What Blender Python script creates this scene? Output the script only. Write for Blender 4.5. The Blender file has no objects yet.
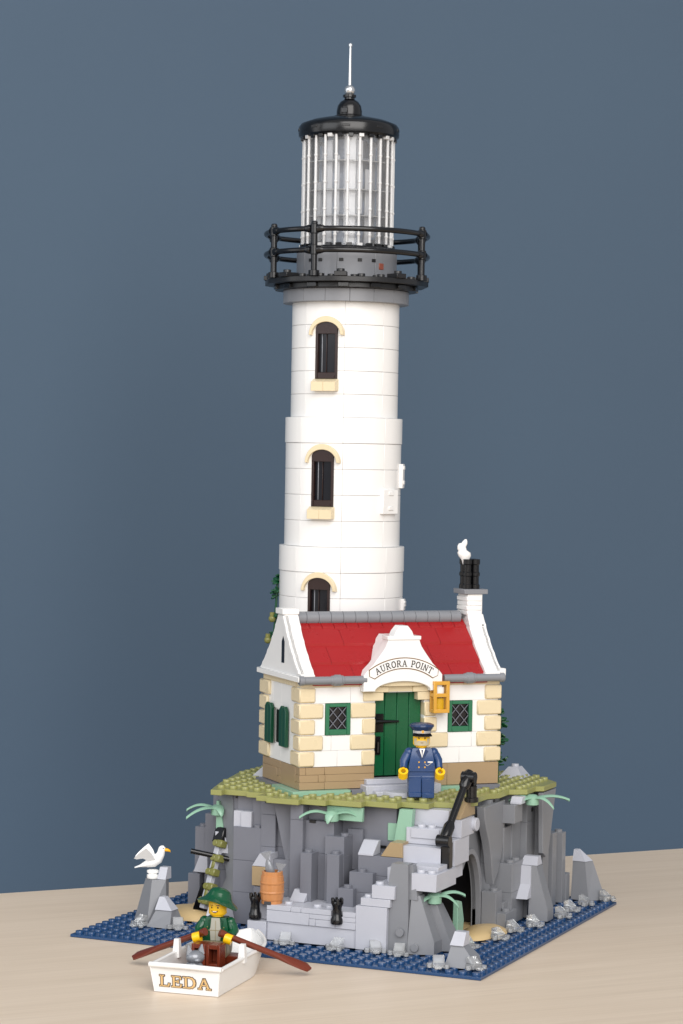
import bpy, math, random
from mathutils import Vector, Matrix

random.seed(7)
scn = bpy.context.scene
col = scn.collection
U = 0.008                      # one stud of the toy in metres: all lengths below are in studs
PI = math.pi
R = math.radians

# ------------------------------------------------------------------ camera
cam_d = bpy.data.cameras.new("camera")
cam = bpy.data.objects.new("camera", cam_d)
col.objects.link(cam)
TH, PITCH, ROLL = 0.40451, 0.02239, 0.0175
_c, _s, _cp, _sp, _cr, _sr = math.cos(TH), math.sin(TH), math.cos(PITCH), math.sin(PITCH), math.cos(ROLL), math.sin(ROLL)
r0 = Vector((_c, _s, 0)); u0 = Vector((-_s * _sp, _c * _sp, _cp)); fw = Vector((-_s * _cp, _c * _cp, -_sp))
rt = _cr * r0 + _sr * u0; up = _cr * u0 - _sr * r0
m = Matrix.Identity(4)
for i in range(3):
    m[i][0], m[i][1], m[i][2] = rt[i], up[i], -fw[i]
CAMPOS = Vector((87.44, -155.04, 35.513))
m.translation = CAMPOS * U
cam.matrix_world = m
cam_d.sensor_fit = 'VERTICAL'; cam_d.sensor_height = 24.0; cam_d.lens = 56.7336
cam_d.clip_start = 0.02; cam_d.clip_end = 60
scn.camera = cam

# ------------------------------------------------------------------ world, lights, exposure
w = bpy.data.worlds.new("World"); scn.world = w; w.use_nodes = True
bg = w.node_tree.nodes["Background"]
bg.inputs[0].default_value = (0.93, 0.95, 1.0, 1); bg.inputs[1].default_value = 0.54

def area(name, pos, target, size, power, color, sy=None):
    d = bpy.data.lights.new(name, 'AREA'); d.energy = power; d.color = color
    d.shape = 'RECTANGLE'; d.size = size; d.size_y = sy or size
    o = bpy.data.objects.new(name, d); col.objects.link(o)
    p = Vector(pos) * U; t = Vector(target) * U
    o.location = p; o.rotation_euler = (t - p).to_track_quat('-Z', 'Y').to_euler()
    return o
area("key_softbox", (190, -245, 205), (16, 14, 22), 2.5, 98.0, (1.0, 0.965, 0.93))
area("fill_softbox", (-115, -290, 170), (14, 16, 22), 1.8, 22.0, (0.95, 0.97, 1.0))
area("wall_wash", (-100, -10, 55), (-22, 72, 8), 0.9, 3.5, (1.0, 0.98, 0.95))  # added out-of-frame lamp, lifts the dim lower left of the wall

scn.view_settings.view_transform = 'Standard'
scn.view_settings.look = 'None'
scn.view_settings.exposure = 0.0
scn.view_settings.gamma = 1.0
scn.cycles.max_bounces = 10
scn.cycles.transparent_max_bounces = 24
scn.cycles.use_denoising = True

# ------------------------------------------------------------------ materials
def lin(c):
    c = c / 255.0
    return c / 12.92 if c <= 0.04045 else ((c + 0.055) / 1.055) ** 2.4
def rgb(h):
    return tuple(lin(int(h[i:i + 2], 16)) for i in (0, 2, 4)) + (1,)

def plastic(name, hexcol, rough=0.28, bump=0.02, spec=0.5, var=0.04, metallic=0.0):
    mt = bpy.data.materials.new(name); mt.use_nodes = True
    nt = mt.node_tree; b = nt.nodes["Principled BSDF"]
    b.inputs["Roughness"].default_value = rough
    b.inputs["Metallic"].default_value = metallic
    b.inputs["Specular IOR Level"].default_value = spec
    tc = nt.nodes.new("ShaderNodeTexCoord")
    n = nt.nodes.new("ShaderNodeTexNoise"); n.inputs["Scale"].default_value = 90; n.inputs["Detail"].default_value = 3
    nt.links.new(tc.outputs["Object"], n.inputs["Vector"])
    mx = nt.nodes.new("ShaderNodeMix"); mx.data_type = 'RGBA'
    c = rgb(hexcol)
    mx.inputs["A"].default_value = tuple(x * (1 - var) for x in c[:3]) + (1,)
    mx.inputs["B"].default_value = tuple(min(1, x * (1 + var)) for x in c[:3]) + (1,)
    nt.links.new(n.outputs["Fac"], mx.inputs["Factor"])
    nt.links.new(mx.outputs["Result"], b.inputs["Base Color"])
    n2 = nt.nodes.new("ShaderNodeTexNoise"); n2.inputs["Scale"].default_value = 260; n2.inputs["Detail"].default_value = 2
    nt.links.new(tc.outputs["Object"], n2.inputs["Vector"])
    mr = nt.nodes.new("ShaderNodeMapRange"); mr.inputs["To Min"].default_value = rough * 0.8; mr.inputs["To Max"].default_value = rough * 1.25
    nt.links.new(n.outputs["Fac"], mr.inputs["Value"]); nt.links.new(mr.outputs["Result"], b.inputs["Roughness"])
    bp = nt.nodes.new("ShaderNodeBump"); bp.inputs["Strength"].default_value = bump; bp.inputs["Distance"].default_value = 0.0006
    nt.links.new(n2.outputs["Fac"], bp.inputs["Height"]); nt.links.new(bp.outputs["Normal"], b.inputs["Normal"])
    return mt

def clear(name, tint, body=0.35, rough=0.08, white=(0.85, 0.88, 0.92)):
    """clear moulded plastic: see-through with a glossy, slightly milky body"""
    mt = bpy.data.materials.new(name); mt.use_nodes = True
    nt = mt.node_tree; nt.nodes.clear()
    out = nt.nodes.new("ShaderNodeOutputMaterial")
    tr = nt.nodes.new("ShaderNodeBsdfTransparent"); tr.inputs[0].default_value = tint + (1,)
    gl = nt.nodes.new("ShaderNodeBsdfGlossy"); gl.inputs["Roughness"].default_value = rough
    df = nt.nodes.new("ShaderNodeBsdfDiffuse"); df.inputs[0].default_value = white + (1,)
    tl = nt.nodes.new("ShaderNodeBsdfTranslucent"); tl.inputs[0].default_value = white + (1,)
    m0 = nt.nodes.new("ShaderNodeMixShader"); m0.inputs[0].default_value = 0.25
    nt.links.new(df.outputs[0], m0.inputs[1]); nt.links.new(tl.outputs[0], m0.inputs[2])
    m1 = nt.nodes.new("ShaderNodeMixShader"); m1.inputs[0].default_value = body
    nt.links.new(tr.outputs[0], m1.inputs[1]); nt.links.new(m0.outputs[0], m1.inputs[2])
    lw = nt.nodes.new("ShaderNodeFresnel"); lw.inputs["IOR"].default_value = 1.5
    m2 = nt.nodes.new("ShaderNodeMixShader")
    nt.links.new(lw.outputs[0], m2.inputs[0]); nt.links.new(m1.outputs[0], m2.inputs[1]); nt.links.new(gl.outputs[0], m2.inputs[2])
    nt.links.new(m2.outputs[0], out.inputs[0])
    return mt

M = {
    'white': plastic('white_plastic', 'E5E4E2', 0.24, 0.0, var=0.0),
    'dgray': plastic('dark_gray_plastic', '6F717A', 0.36, 0.04),
    'dgray2': plastic('stone_gray_plastic', '7D7F84', 0.34, 0.04),
    'lgray': plastic('light_gray_plastic', 'B4B6BF', 0.30, 0.02),
    'blue': plastic('sea_blue_plastic', '1D416B', 0.18, 0.01),
    'olive': plastic('olive_green_plastic', '8F9057', 0.32),
    'teal': plastic('pale_green_plastic', '88AF98', 0.30),
    'tan': plastic('tan_plastic', 'D7C7A5', 0.28, var=0.02),
    'dtan': plastic('dark_tan_plastic', '9E8666', 0.30, var=0.02),
    'sand': plastic('sand_tan_plastic', 'C9AF80', 0.35),
    'ochre': plastic('ochre_plastic', 'A08A68', 0.32),
    'red': plastic('dark_red_plastic', '9A171A', 0.28, var=0.05),
    'green': plastic('dark_green_plastic', '075330', 0.26),
    'mgreen': plastic('window_green_plastic', '2A6B4C', 0.3),
    'shutter': plastic('shutter_green_plastic', '05412B', 0.3),
    'leaf': plastic('leaf_green_plastic', '0B4A2B', 0.3),
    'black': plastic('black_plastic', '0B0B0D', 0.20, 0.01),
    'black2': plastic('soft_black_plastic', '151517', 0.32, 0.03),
    'brown': plastic('dark_brown_plastic', '26130F', 0.28),
    'rbrown': plastic('reddish_brown_plastic', '6B2C19', 0.28),
    'barrel': plastic('nougat_orange_plastic', 'BE8150', 0.30),
    'gold': plastic('pearl_gold_plastic', 'CF9B3C', 0.24, metallic=0.1),
    'navy': plastic('navy_plastic', '1E3D6B', 0.26),
    'navy2': plastic('dark_navy_plastic', '18315A', 0.24),
    'yellow': plastic('yellow_plastic', 'F0BE14', 0.26, var=0.01),
    'silver': plastic('silver_plastic', 'C4C7CA', 0.18, metallic=0.8),
    'fgray': plastic('flat_silver_plastic', '878A90', 0.28, metallic=0.35),
    'pgreen': plastic('figure_green_plastic', '0C4A2E', 0.22),
    'ltan': plastic('shirt_print', 'A8A79B', 0.35),
    'khaki': plastic('trouser_plastic', '8F8468', 0.32),
    'gull': plastic('gull_white_plastic', 'F6F6F4', 0.25, var=0.0),
    'beak': plastic('beak_orange', 'F0B000', 0.3),
    'mouth': plastic('mouth_print', 'F4F1EA', 0.4),
    'beard': plastic('beard_print', 'B3A88C', 0.4),
    'lip': plastic('lip_print', '5A1E12', 0.4),
    'moss': plastic('moss_olive_plastic', '77773F', 0.3),
    'glass': clear('clear_plastic_pane', (0.96, 0.97, 0.99), 0.13, 0.02, (0.98, 0.98, 0.99)),
    'bar': clear('clear_plastic_bar', (0.95, 0.96, 0.97), 0.72, 0.05, (0.98, 0.98, 0.98)),
    'lens': clear('clear_blue_lens', (0.80, 0.87, 0.98), 0.30, 0.04, (0.82, 0.88, 0.98)),
    'spray': clear('clear_plastic_spray', (0.96, 0.98, 0.99), 0.28, 0.03, (0.98, 0.98, 0.98)),
    'dglass': plastic('smoky_window_pane', '101016', 0.12, 0.0, spec=0.5),
    'dark': plastic('charcoal_gray_plastic', '3B3C40', 0.4),  # plain dark gray of the block at the barrel's foot
}

# ------------------------------------------------------------------ mesh builder
class MB:
    def __init__(self):
        self.v = []; self.f = []; self.mi = []; self.mats = []; self.M = None
    def _m(self, mat):
        mat = M[mat] if isinstance(mat, str) else mat
        if mat not in self.mats: self.mats.append(mat)
        return self.mats.index(mat)
    def add(self, vs, fs, mat):
        k = self._m(mat); b = len(self.v)
        if self.M is not None: vs = [self.M @ Vector(p) for p in vs]
        self.v += [tuple(p) for p in vs]
        for f in fs:
            self.f.append([b + i for i in f]); self.mi.append(k)
    def box(self, x0, x1, y0, y1, z0, z1, mat, c=0.035):
        lo = (x0, y0, z0); hi = (x1, y1, z1)
        c = min(c, (x1 - x0) * .3, (y1 - y0) * .3, (z1 - z0) * .3)
        vs = []; idx = {}
        for i in (0, 1):
            for j in (0, 1):
                for k in (0, 1):
                    co = [hi[a] if s else lo[a] for a, s in enumerate((i, j, k))]
                    si = [-1 if s else 1 for s in (i, j, k)]
                    for a in range(3):
                        p = [co[q] + (si[q] * c if q != a else 0) for q in range(3)]
                        idx[(i, j, k, a)] = len(vs); vs.append(p)
        fs = []
        quad = ((0, 0), (1, 0), (1, 1), (0, 1))
        for a in range(3):
            for s in (0, 1):
                q = []
                for (p1, p2) in quad:
                    key = [0, 0, 0]; key[a] = s; o = [t for t in range(3) if t != a]
                    key[o[0]] = p1; key[o[1]] = p2
                    q.append(idx[tuple(key) + (a,)])
                flip = (s == 0) if a != 1 else (s == 1)
                fs.append(q[::-1] if flip else q)
        for a in range(3):
            o = [t for t in range(3) if t != a]
            for p1 in (0, 1):
                for p2 in (0, 1):
                    k0 = [0, 0, 0]; k1 = [0, 0, 0]
                    k0[o[0]] = k1[o[0]] = p1; k0[o[1]] = k1[o[1]] = p2; k1[a] = 1
                    q = [idx[tuple(k0) + (o[0],)], idx[tuple(k1) + (o[0],)], idx[tuple(k1) + (o[1],)], idx[tuple(k0) + (o[1],)]]
                    fs.append(q)
        for i in (0, 1):
            for j in (0, 1):
                for k in (0, 1):
                    fs.append([idx[(i, j, k, 0)], idx[(i, j, k, 1)], idx[(i, j, k, 2)]])
        self.add(vs, fs, mat)
    def lathe(self, prof, mat, seg=24, cx=0, cy=0, cz=0, a0=0, a1=2 * PI):
        full = abs(a1 - a0 - 2 * PI) < 1e-6
        n = seg if full else seg + 1
        vs = []; fs = []
        for i in range(n):
            a = a0 + (a1 - a0) * i / seg
            for r, z in prof: vs.append((cx + r * math.cos(a), cy + r * math.sin(a), cz + z))
        k = len(prof)
        for i in range(seg):
            i2 = (i + 1) % n
            for j in range(k - 1):
                fs.append([i * k + j, i2 * k + j, i2 * k + j + 1, i * k + j + 1])
        if full:
            if prof[0][0] > 1e-6: fs.append([i * k for i in range(n)][::-1])
            if prof[-1][0] > 1e-6: fs.append([i * k + k - 1 for i in range(n)])
        self.add(vs, fs, mat)
    def cyl(self, cx, cy, z0, z1, r, mat, seg=20, c=0.03, r2=None):
        r2 = r if r2 is None else r2
        c = min(c, r * .4, (z1 - z0) * .4)
        self.lathe([(r - c, z0), (r, z0 + c), (r2, z1 - c), (r2 - c, z1)], mat, seg, cx, cy)
    def stud(self, x, y, z, mat, seg=14):
        self.lathe([(0.30, z), (0.30, z + 0.185), (0.28, z + 0.21)], mat, seg, x, y)
    def sphere(self, c, r, mat, seg=16, sc=(1, 1, 1)):
        vs = []; fs = []; n = seg // 2
        for j in range(n + 1):
            t = PI * j / n
            for i in range(seg):
                a = 2 * PI * i / seg
                vs.append((c[0] + sc[0] * r * math.sin(t) * math.cos(a), c[1] + sc[1] * r * math.sin(t) * math.sin(a), c[2] - sc[2] * r * math.cos(t)))
        for j in range(n):
            for i in range(seg):
                fs.append([j * seg + i, j * seg + (i + 1) % seg, (j + 1) * seg + (i + 1) % seg, (j + 1) * seg + i])
        self.add(vs, fs, mat)
    def prism(self, poly, d0, d1, mat, plane='xy', c=0.0):
        """polygon extruded along the third axis, with an optional chamfer on both caps"""
        ar = sum(poly[i][0] * poly[(i + 1) % len(poly)][1] - poly[(i + 1) % len(poly)][0] * poly[i][1] for i in range(len(poly)))
        if ar < 0: poly = poly[::-1]
        n = len(poly)
        def put(p, d):
            if plane == 'xy': return (p[0], p[1], d)
            if plane == 'xz': return (p[0], d, p[1])
            return (d, p[0], p[1])
        def inset(c):
            out = []
            for i in range(n):
                p0 = Vector(poly[i - 1]); p1 = Vector(poly[i]); p2 = Vector(poly[(i + 1) % n])
                e1 = (p1 - p0).normalized(); e2 = (p2 - p1).normalized()
                n1 = Vector((-e1.y, e1.x)); n2 = Vector((-e2.y, e2.x))
                bz = n1 + n2
                if bz.length < 1e-4: bz = n1
                bz.normalize(); dd = max(0.4, bz.dot(n1))
                out.append(tuple(p1 + bz * (c / dd)))
            return out
        rings = []
        if c > 0:
            ins = inset(c)
            rings = [[put(p, d0) for p in ins], [put(p, d0 + c) for p in poly], [put(p, d1 - c) for p in poly], [put(p, d1) for p in ins]]
        else:
            rings = [[put(p, d0) for p in poly], [put(p, d1) for p in poly]]
        vs = [p for r_ in rings for p in r_]; fs = []
        for k in range(len(rings) - 1):
            for i in range(n):
                fs.append([k * n + i, k * n + (i + 1) % n, (k + 1) * n + (i + 1) % n, (k + 1) * n + i])
        fs.append(list(range(n))[::-1]); fs.append([(len(rings) - 1) * n + i for i in range(n)])
        if plane == 'xz': fs = [f[::-1] for f in fs]
        self.add(vs, fs, mat)
    def tube(self, pts, r, mat, seg=12, closed=False, caps=True):
        pts = [Vector(p) for p in pts]; n = len(pts)
        rr = r if isinstance(r, (list, tuple)) else [r] * n
        vs = []; fs = []; prev = None
        for i in range(n):
            if closed: t = (pts[(i + 1) % n] - pts[i - 1]).normalized()
            else: t = (pts[min(i + 1, n - 1)] - pts[max(i - 1, 0)]).normalized()
            ref = prev if prev is not None else (Vector((0, 0, 1)) if abs(t.z) < 0.9 else Vector((1, 0, 0)))
            a = (ref - t * ref.dot(t)).normalized(); prev = a
            b = t.cross(a)
            for k in range(seg):
                an = 2 * PI * k / seg
                vs.append(pts[i] + (a * math.cos(an) + b * math.sin(an)) * rr[i])
        for i in range(n if closed else n - 1):
            i2 = (i + 1) % n
            for k in range(seg):
                fs.append([i * seg + k, i * seg + (k + 1) % seg, i2 * seg + (k + 1) % seg, i2 * seg + k])
        if caps and not closed:
            fs.append(list(range(seg))[::-1]); fs.append([(n - 1) * seg + k for k in range(seg)])
        self.add(vs, fs, mat)
    def sector(self, r0, r1, z0, z1, a0, a1, mat, seg=8, c=0.02):
        """curved brick: ring sector with chamfered outer edges, centred on the local z axis"""
        ca = c / r1
        prof = [(r0, z0), (r1 - c, z0), (r1, z0 + c), (r1, z1 - c), (r1 - c, z1), (r0, z1)]
        angs = [a0] + [a0 + ca + (a1 - a0 - 2 * ca) * i / seg for i in range(seg + 1)] + [a1]
        vs = []; fs = []; k = len(prof)
        for i, a in enumerate(angs):
            end = i in (0, len(angs) - 1)
            for j, (r, z) in enumerate(prof):
                rr = r
                if end and j in (2, 3): rr = r1 - c
                vs.append((rr * math.cos(a), rr * math.sin(a), z))
        for i in range(len(angs) - 1):
            for j in range(k):
                fs.append([i * k + j, (i + 1) * k + j, (i + 1) * k + (j + 1) % k, i * k + (j + 1) % k])
        fs.append([j for j in range(k)]); fs.append([(len(angs) - 1) * k + j for j in range(k)][::-1])
        self.add(vs, fs, mat)
    def loft(self, rings, mat, caps=True, closed=True):
        n = len(rings[0]); vs = [p for r_ in rings for p in r_]; fs = []
        for i in range(len(rings) - 1):
            for j in range(n if closed else n - 1):
                fs.append([i * n + j, i * n + (j + 1) % n, (i + 1) * n + (j + 1) % n, (i + 1) * n + j])
        if caps:
            fs.append(list(range(n))[::-1]); fs.append([(len(rings) - 1) * n + j for j in range(n)])
        self.add(vs, fs, mat)
    def hexa(self, bot, top, mat):
        """solid between two rings of equal length (sloped stone blocks)"""
        self.loft([bot, top], mat)
    def build(self, name, parent=None, angle=38):
        me = bpy.data.meshes.new(name)
        me.from_pydata([(p[0] * U, p[1] * U, p[2] * U) for p in self.v], [], self.f)
        for mt in self.mats: me.materials.append(mt)
        me.polygons.foreach_set('material_index', self.mi)
        import bmesh
        bm = bmesh.new(); bm.from_mesh(me)
        bmesh.ops.remove_doubles(bm, verts=bm.verts, dist=1e-7)
        bmesh.ops.recalc_face_normals(bm, faces=bm.faces)
        bm.to_mesh(me); bm.free()
        me.shade_smooth(); me.set_sharp_from_angle(angle=R(angle))
        o = bpy.data.objects.new(name, me); col.objects.link(o)
        if parent is not None: o.parent = parent
        return o

def tag(o, label, cat, group=None):
    o['label'] = label; o['category'] = cat
    if group: o['group'] = group
    return o
def thing(name, label, cat, loc=(0, 0, 0), rz=0.0, group=None, scale=None):
    o = bpy.data.objects.new(name, None); col.objects.link(o)
    o.empty_display_size = 0.005
    o.location = Vector(loc) * U; o.rotation_euler = (0, 0, rz)
    if scale: o.scale = scale
    return tag(o, label, cat, group)
def copy_tree(o, parent=None):
    c = o.copy(); col.objects.link(c); c.parent = parent
    for ch in list(o.children): copy_tree(ch, c)
    return c
def structure(o):
    o['kind'] = 'structure'; return o
def T(x=0, y=0, z=0, rz=0, rx=0, ry=0):
    return Matrix.Translation((x, y, z)) @ Matrix.Rotation(rz, 4, 'Z') @ Matrix.Rotation(ry, 4, 'Y') @ Matrix.Rotation(rx, 4, 'X')

# ------------------------------------------------------------------ setting: table top and wall
def wood():
    mt = bpy.data.materials.new('birch_table'); mt.use_nodes = True
    nt = mt.node_tree; b = nt.nodes["Principled BSDF"]
    tc = nt.nodes.new("ShaderNodeTexCoord")
    def noise(scale, stretch, detail, dist=0.0):
        mp = nt.nodes.new("ShaderNodeMapping"); mp.inputs["Scale"].default_value = stretch
        nt.links.new(tc.outputs["Object"], mp.inputs["Vector"])
        n = nt.nodes.new("ShaderNodeTexNoise"); n.inputs["Scale"].default_value = scale
        n.inputs["Detail"].default_value = detail; n.inputs["Distortion"].default_value = dist
        nt.links.new(mp.outputs[0], n.inputs["Vector"]); return n
    n1 = noise(14, (0.35, 6.0, 1), 4, 0.4); n2 = noise(60, (0.25, 9.0, 1), 3); n3 = noise(3.0, (1, 1.6, 1), 2)
    r1 = nt.nodes.new("ShaderNodeValToRGB")
    r1.color_ramp.elements[0].position = 0.30; r1.color_ramp.elements[0].color = rgb('D8C6B0')
    r1.color_ramp.elements[1].position = 0.72; r1.color_ramp.elements[1].color = rgb('E0CFBA')
    nt.links.new(n1.outputs["Fac"], r1.inputs[0])
    mx = nt.nodes.new("ShaderNodeMix"); mx.data_type = 'RGBA'; mx.blend_type = 'MULTIPLY'
    mx.inputs["Factor"].default_value = 1.0
    r2 = nt.nodes.new("ShaderNodeValToRGB")
    r2.color_ramp.elements[0].position = 0.25; r2.color_ramp.elements[0].color = (0.92, 0.91, 0.90, 1)
    r2.color_ramp.elements[1].position = 0.6; r2.color_ramp.elements[1].color = (1, 1, 1, 1)
    nt.links.new(n2.outputs["Fac"], r2.inputs[0])
    nt.links.new(r1.outputs[0], mx.inputs["A"]); nt.links.new(r2.outputs[0], mx.inputs["B"])
    mx2 = nt.nodes.new("ShaderNodeMix"); mx2.data_type = 'RGBA'; mx2.blend_type = 'MULTIPLY'; mx2.inputs["Factor"].default_value = 1.0
    r3 = nt.nodes.new("ShaderNodeValToRGB")
    r3.color_ramp.elements[0].position = 0.3; r3.color_ramp.elements[0].color = (0.95, 0.94, 0.93, 1)
    r3.color_ramp.elements[1].position = 0.7; r3.color_ramp.elements[1].color = (1, 1, 1, 1)
    nt.links.new(n3.outputs["Fac"], r3.inputs[0])
    nt.links.new(mx.outputs["Result"], mx2.inputs["A"]); nt.links.new(r3.outputs[0], mx2.inputs["B"])
    nt.links.new(mx2.outputs["Result"], b.inputs["Base Color"])
    b.inputs["Roughness"].default_value = 0.42
    bp = nt.nodes.new("ShaderNodeBump"); bp.inputs["Strength"].default_value = 0.05; bp.inputs["Distance"].default_value = 0.0005
    nt.links.new(n2.outputs["Fac"], bp.inputs["Height"]); nt.links.new(bp.outputs[0], b.inputs["Normal"])
    return mt
def paint():
    mt = bpy.data.materials.new('blue_wall_paint'); mt.use_nodes = True
    nt = mt.node_tree; b = nt.nodes["Principled BSDF"]
    tc = nt.nodes.new("ShaderNodeTexCoord")
    n = nt.nodes.new("ShaderNodeTexNoise"); n.inputs["Scale"].default_value = 2.2; n.inputs["Detail"].default_value = 5
    nt.links.new(tc.outputs["Object"], n.inputs["Vector"])
    r = nt.nodes.new("ShaderNodeValToRGB")
    r.color_ramp.elements[0].position = 0.3; r.color_ramp.elements[0].color = rgb('485869')
    r.color_ramp.elements[1].position = 0.7; r.color_ramp.elements[1].color = rgb('4A5B6C')
    nt.links.new(n.outputs["Fac"], r.inputs[0]); nt.links.new(r.outputs[0], b.inputs["Base Color"])
    b.inputs["Roughness"].default_value = 0.85; b.inputs["Specular IOR Level"].default_value = 0.2
    n2 = nt.nodes.new("ShaderNodeTexNoise"); n2.inputs["Scale"].default_value = 160; n2.inputs["Detail"].default_value = 3
    nt.links.new(tc.outputs["Object"], n2.inputs["Vector"])
    bp = nt.nodes.new("ShaderNodeBump"); bp.inputs["Strength"].default_value = 0.12; bp.inputs["Distance"].default_value = 0.001
    nt.links.new(n2.outputs["Fac"], bp.inputs["Height"]); nt.links.new(bp.outputs[0], b.inputs["Normal"])
    return mt
EDGE = math.atan2(62.68 - 12.86, 29.17 + 13.76)
WOOD = wood(); PAINT = paint()
b = MB(); b.box(-320, 320, -330, 0, -3.2, 0, WOOD, 0.25)
tb = structure(b.build('table_top')); tb.location = Vector((7.7, 37.8, 0)) * U; tb.rotation_euler = (0, 0, EDGE)
b = MB(); b.box(-500, 500, 0, 4, -120, 320, PAINT, 0.1)
wl = structure(b.build('wall'))
wl.location = Vector((7.7 - 26 * math.sin(EDGE), 37.8 + 26 * math.cos(EDGE), 0)) * U; wl.rotation_euler = (0, 0, EDGE)

# ------------------------------------------------------------------ blue studded base plate
t = thing('base_plate', 'dark blue studded base plate lying under the whole cliff', 'base plate', (16, 16, 0))
b = MB(); b.box(-16, 16, -16, 16, 0.02, 0.23, 'blue', 0.02); b.build('plate', t)
b = MB()
def inside(poly, x, y):
    c = False; n = len(poly)
    for i in range(n):
        x1, y1 = poly[i]; x2, y2 = poly[i - 1]
        if (y1 > y) != (y2 > y) and x < (x2 - x1) * (y - y1) / (y2 - y1) + x1: c = not c
    return c
FOOT = [(9.6, 9.3), (21, 9.8), (24, 13), (25.5, 17), (26, 28), (22, 30), (8, 29), (5.5, 22), (6, 14)]
for i in range(32):
    for j in range(32):
        x, y = i + .5, j + .5
        if inside(FOOT, x, y): continue
        if 13.2 < x < 23 and 3.6 < y < 9: continue
        b.stud(x - 16, y - 16, 0.23, 'blue', 14)
o = b.build('stud', t); o['kind'] = 'stuff'

# ------------------------------------------------------------------ cliff
cliff = thing('rocky_cliff', 'dark gray stepped brick cliff with an olive top carrying the lighthouse and cottage', 'cliff', (0, 0, 0))
core = MB()
core.prism([(10.2, 9.6), (20.8, 10.2), (22.2, 10.8), (21.8, 17.2), (25.4, 18.5), (26.6, 28), (22, 29.5), (8, 28.6), (6.2, 22), (6.8, 13.5)], 0.40, 9.98, 'dgray', c=0.05)
# front columns: (u0,u1,v0,v1,z0,z1)
F = [
    (8.4, 9.6, 9.5, 12, .4, 9.95), (9.0, 11.4, 8.6, 11, .4, 7.7), (9.0, 10.4, 9.3, 11, 7.7, 9.95), (10.4, 11.3, 9.0, 11, 7.7, 9.95),
    (11.3, 12.5, 8.55, 11, .4, 9.95),
    (12.5, 14.3, 8.9, 11, .4, 9.95), (14.28, 15.3, 7.25, 10, .4, 9.95), (15.3, 17.6, 7.7, 10, .4, 8.75), (15.3, 17.6, 8.3, 10, 8.75, 9.95),
    (15.5, 16.4, 6.45, 9, .4, 6.55), (17.1, 18.62, 7.25, 9.2, .4, 7.8), (17.62, 18.6, 6.45, 9, .4, 6.6),
    (17.6, 21.9, 9.3, 10.5, .4, 9.95), (18.2, 19.4, 8.9, 10.5, 5.2, 8.2),
    (18.75, 19.95, 5.95, 9, .4, 4.3), (19.35, 21.2, 6.6, 9.6, .4, 5.45), (19.75, 23.2, 7.25, 9.8, .4, 6.62),
]
def stack(b, q, mat):
    x0, x1, y0, y1, z0, z1 = q; z = z0
    while z < z1 - .01:
        h = random.choice((2.4, 3.6, 3.6, 6.0)); zt = z + h
        if z1 - zt < 1.0: zt = z1
        b.box(x0, x1, y0, y1, z, zt - (.012 if zt < z1 else 0), mat, .025); z = zt
for q in F: stack(core, q, 'dgray')
for (x, y, z) in ((15.95, 6.95, 6.55), (18.1, 6.95, 6.6), (18.4, 7.9, 7.8), (19.3, 6.5, 4.3), (20.2, 7.0, 5.45), (21.6, 7.9, 6.62), (22.4, 7.9, 6.62), (10.0, 9.1, 7.7), (10.9, 8.9, 7.7)):
    core.stud(x, y, z, 'dgray')
# left flank
L = [(3.5, 4.5, 12.1, 14.5, .4, 3.2), (3.6, 4.6, 13.0, 16, .4, 6.7), (4.7, 5.7, 12.5, 16, .4, 7.85), (5.9, 7.0, 11.4, 15, .4, 9.95), (7.0, 8.4, 10.6, 13, .4, 9.95),
     (5.4, 7.4, 15, 19, .4, 9.95), (4.2, 6, 16, 21, .4, 6.4), (4.6, 6.4, 19, 24, .4, 9.95), (3.4, 5, 21, 26, .4, 5.2), (5.6, 8, 24, 28, .4, 9.95), (4.6, 8, 26, 29.4, .4, 4.0),
     (8, 12, 28, 29.8, .4, 9.95), (9.5, 13, 29, 31, .4, 5.6), (12, 16, 28.5, 30, .4, 9.95), (15, 19, 29, 31.2, .4, 6.4), (16, 22, 28.4, 30, .4, 9.95), (20, 25, 29, 31, .4, 7.2)]
for q in L: stack(core, q, 'dgray')
for (x, y, z) in ((4.0, 12.6, 3.2), (4.1, 13.5, 6.7), (5.2, 13.1, 7.85)): core.stud(x, y, z, 'dgray')
# right flank columns beyond the cave
Rr = [(25.7, 26.6, 16.6, 18.6, .4, 9.95), (26.3, 28.2, 15.9, 18.4, .4, 1.6), (26.35, 27.5, 15.6, 17.0, .4, 3.2), (24, 27.6, 17.0, 20.6, .4, 2.2), (24, 27.9, 18.0, 20.8, .4, 5.0),
      (24, 27.0, 18.6, 20.2, .4, 7.6), (24, 27.1, 20.2, 22.2, .4, 9.95), (24, 27.9, 18.4, 20.2, 8.0, 9.4), (24, 28.1, 21.2, 23.6, .4, 4.6), (24, 27.6, 22.2, 24.2, .4, 9.95),
      (24, 28.3, 24.2, 25.6, .4, 9.95), (24, 27.6, 25.4, 27.4, .4, 8.9), (25, 28.3, 26.6, 27.6, .4, 6.2), (25, 27.9, 27.7, 28.5, .4, 6.0), (25, 28.5, 28.5, 29.3, .4, 6.0), (25, 28.6, 29.3, 30.2, .4, 2.6)]
for q in Rr: stack(core, q, 'dgray2')
for (x, y, z) in ((27.1, 16.2, 3.2), (27.2, 18.8, 2.2), (27.2, 19.8, 2.2), (27.5, 18.6, 5.0), (27.5, 19.9, 5.0), (27.7, 22.6, 4.6), (28.0, 28.9, 6.0), (27.8, 17.0, 1.6)): core.stud(x, y, z, 'dgray2')
for (y, z) in ((17.0, 8.6), (17.7, 8.6), (18.2, 9.4), (18.2, 8.4)):
    core.M = T(26.6, y, z, ry=PI / 2); core.stud(0, 0, 0, 'dgray2'); core.M = None
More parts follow.
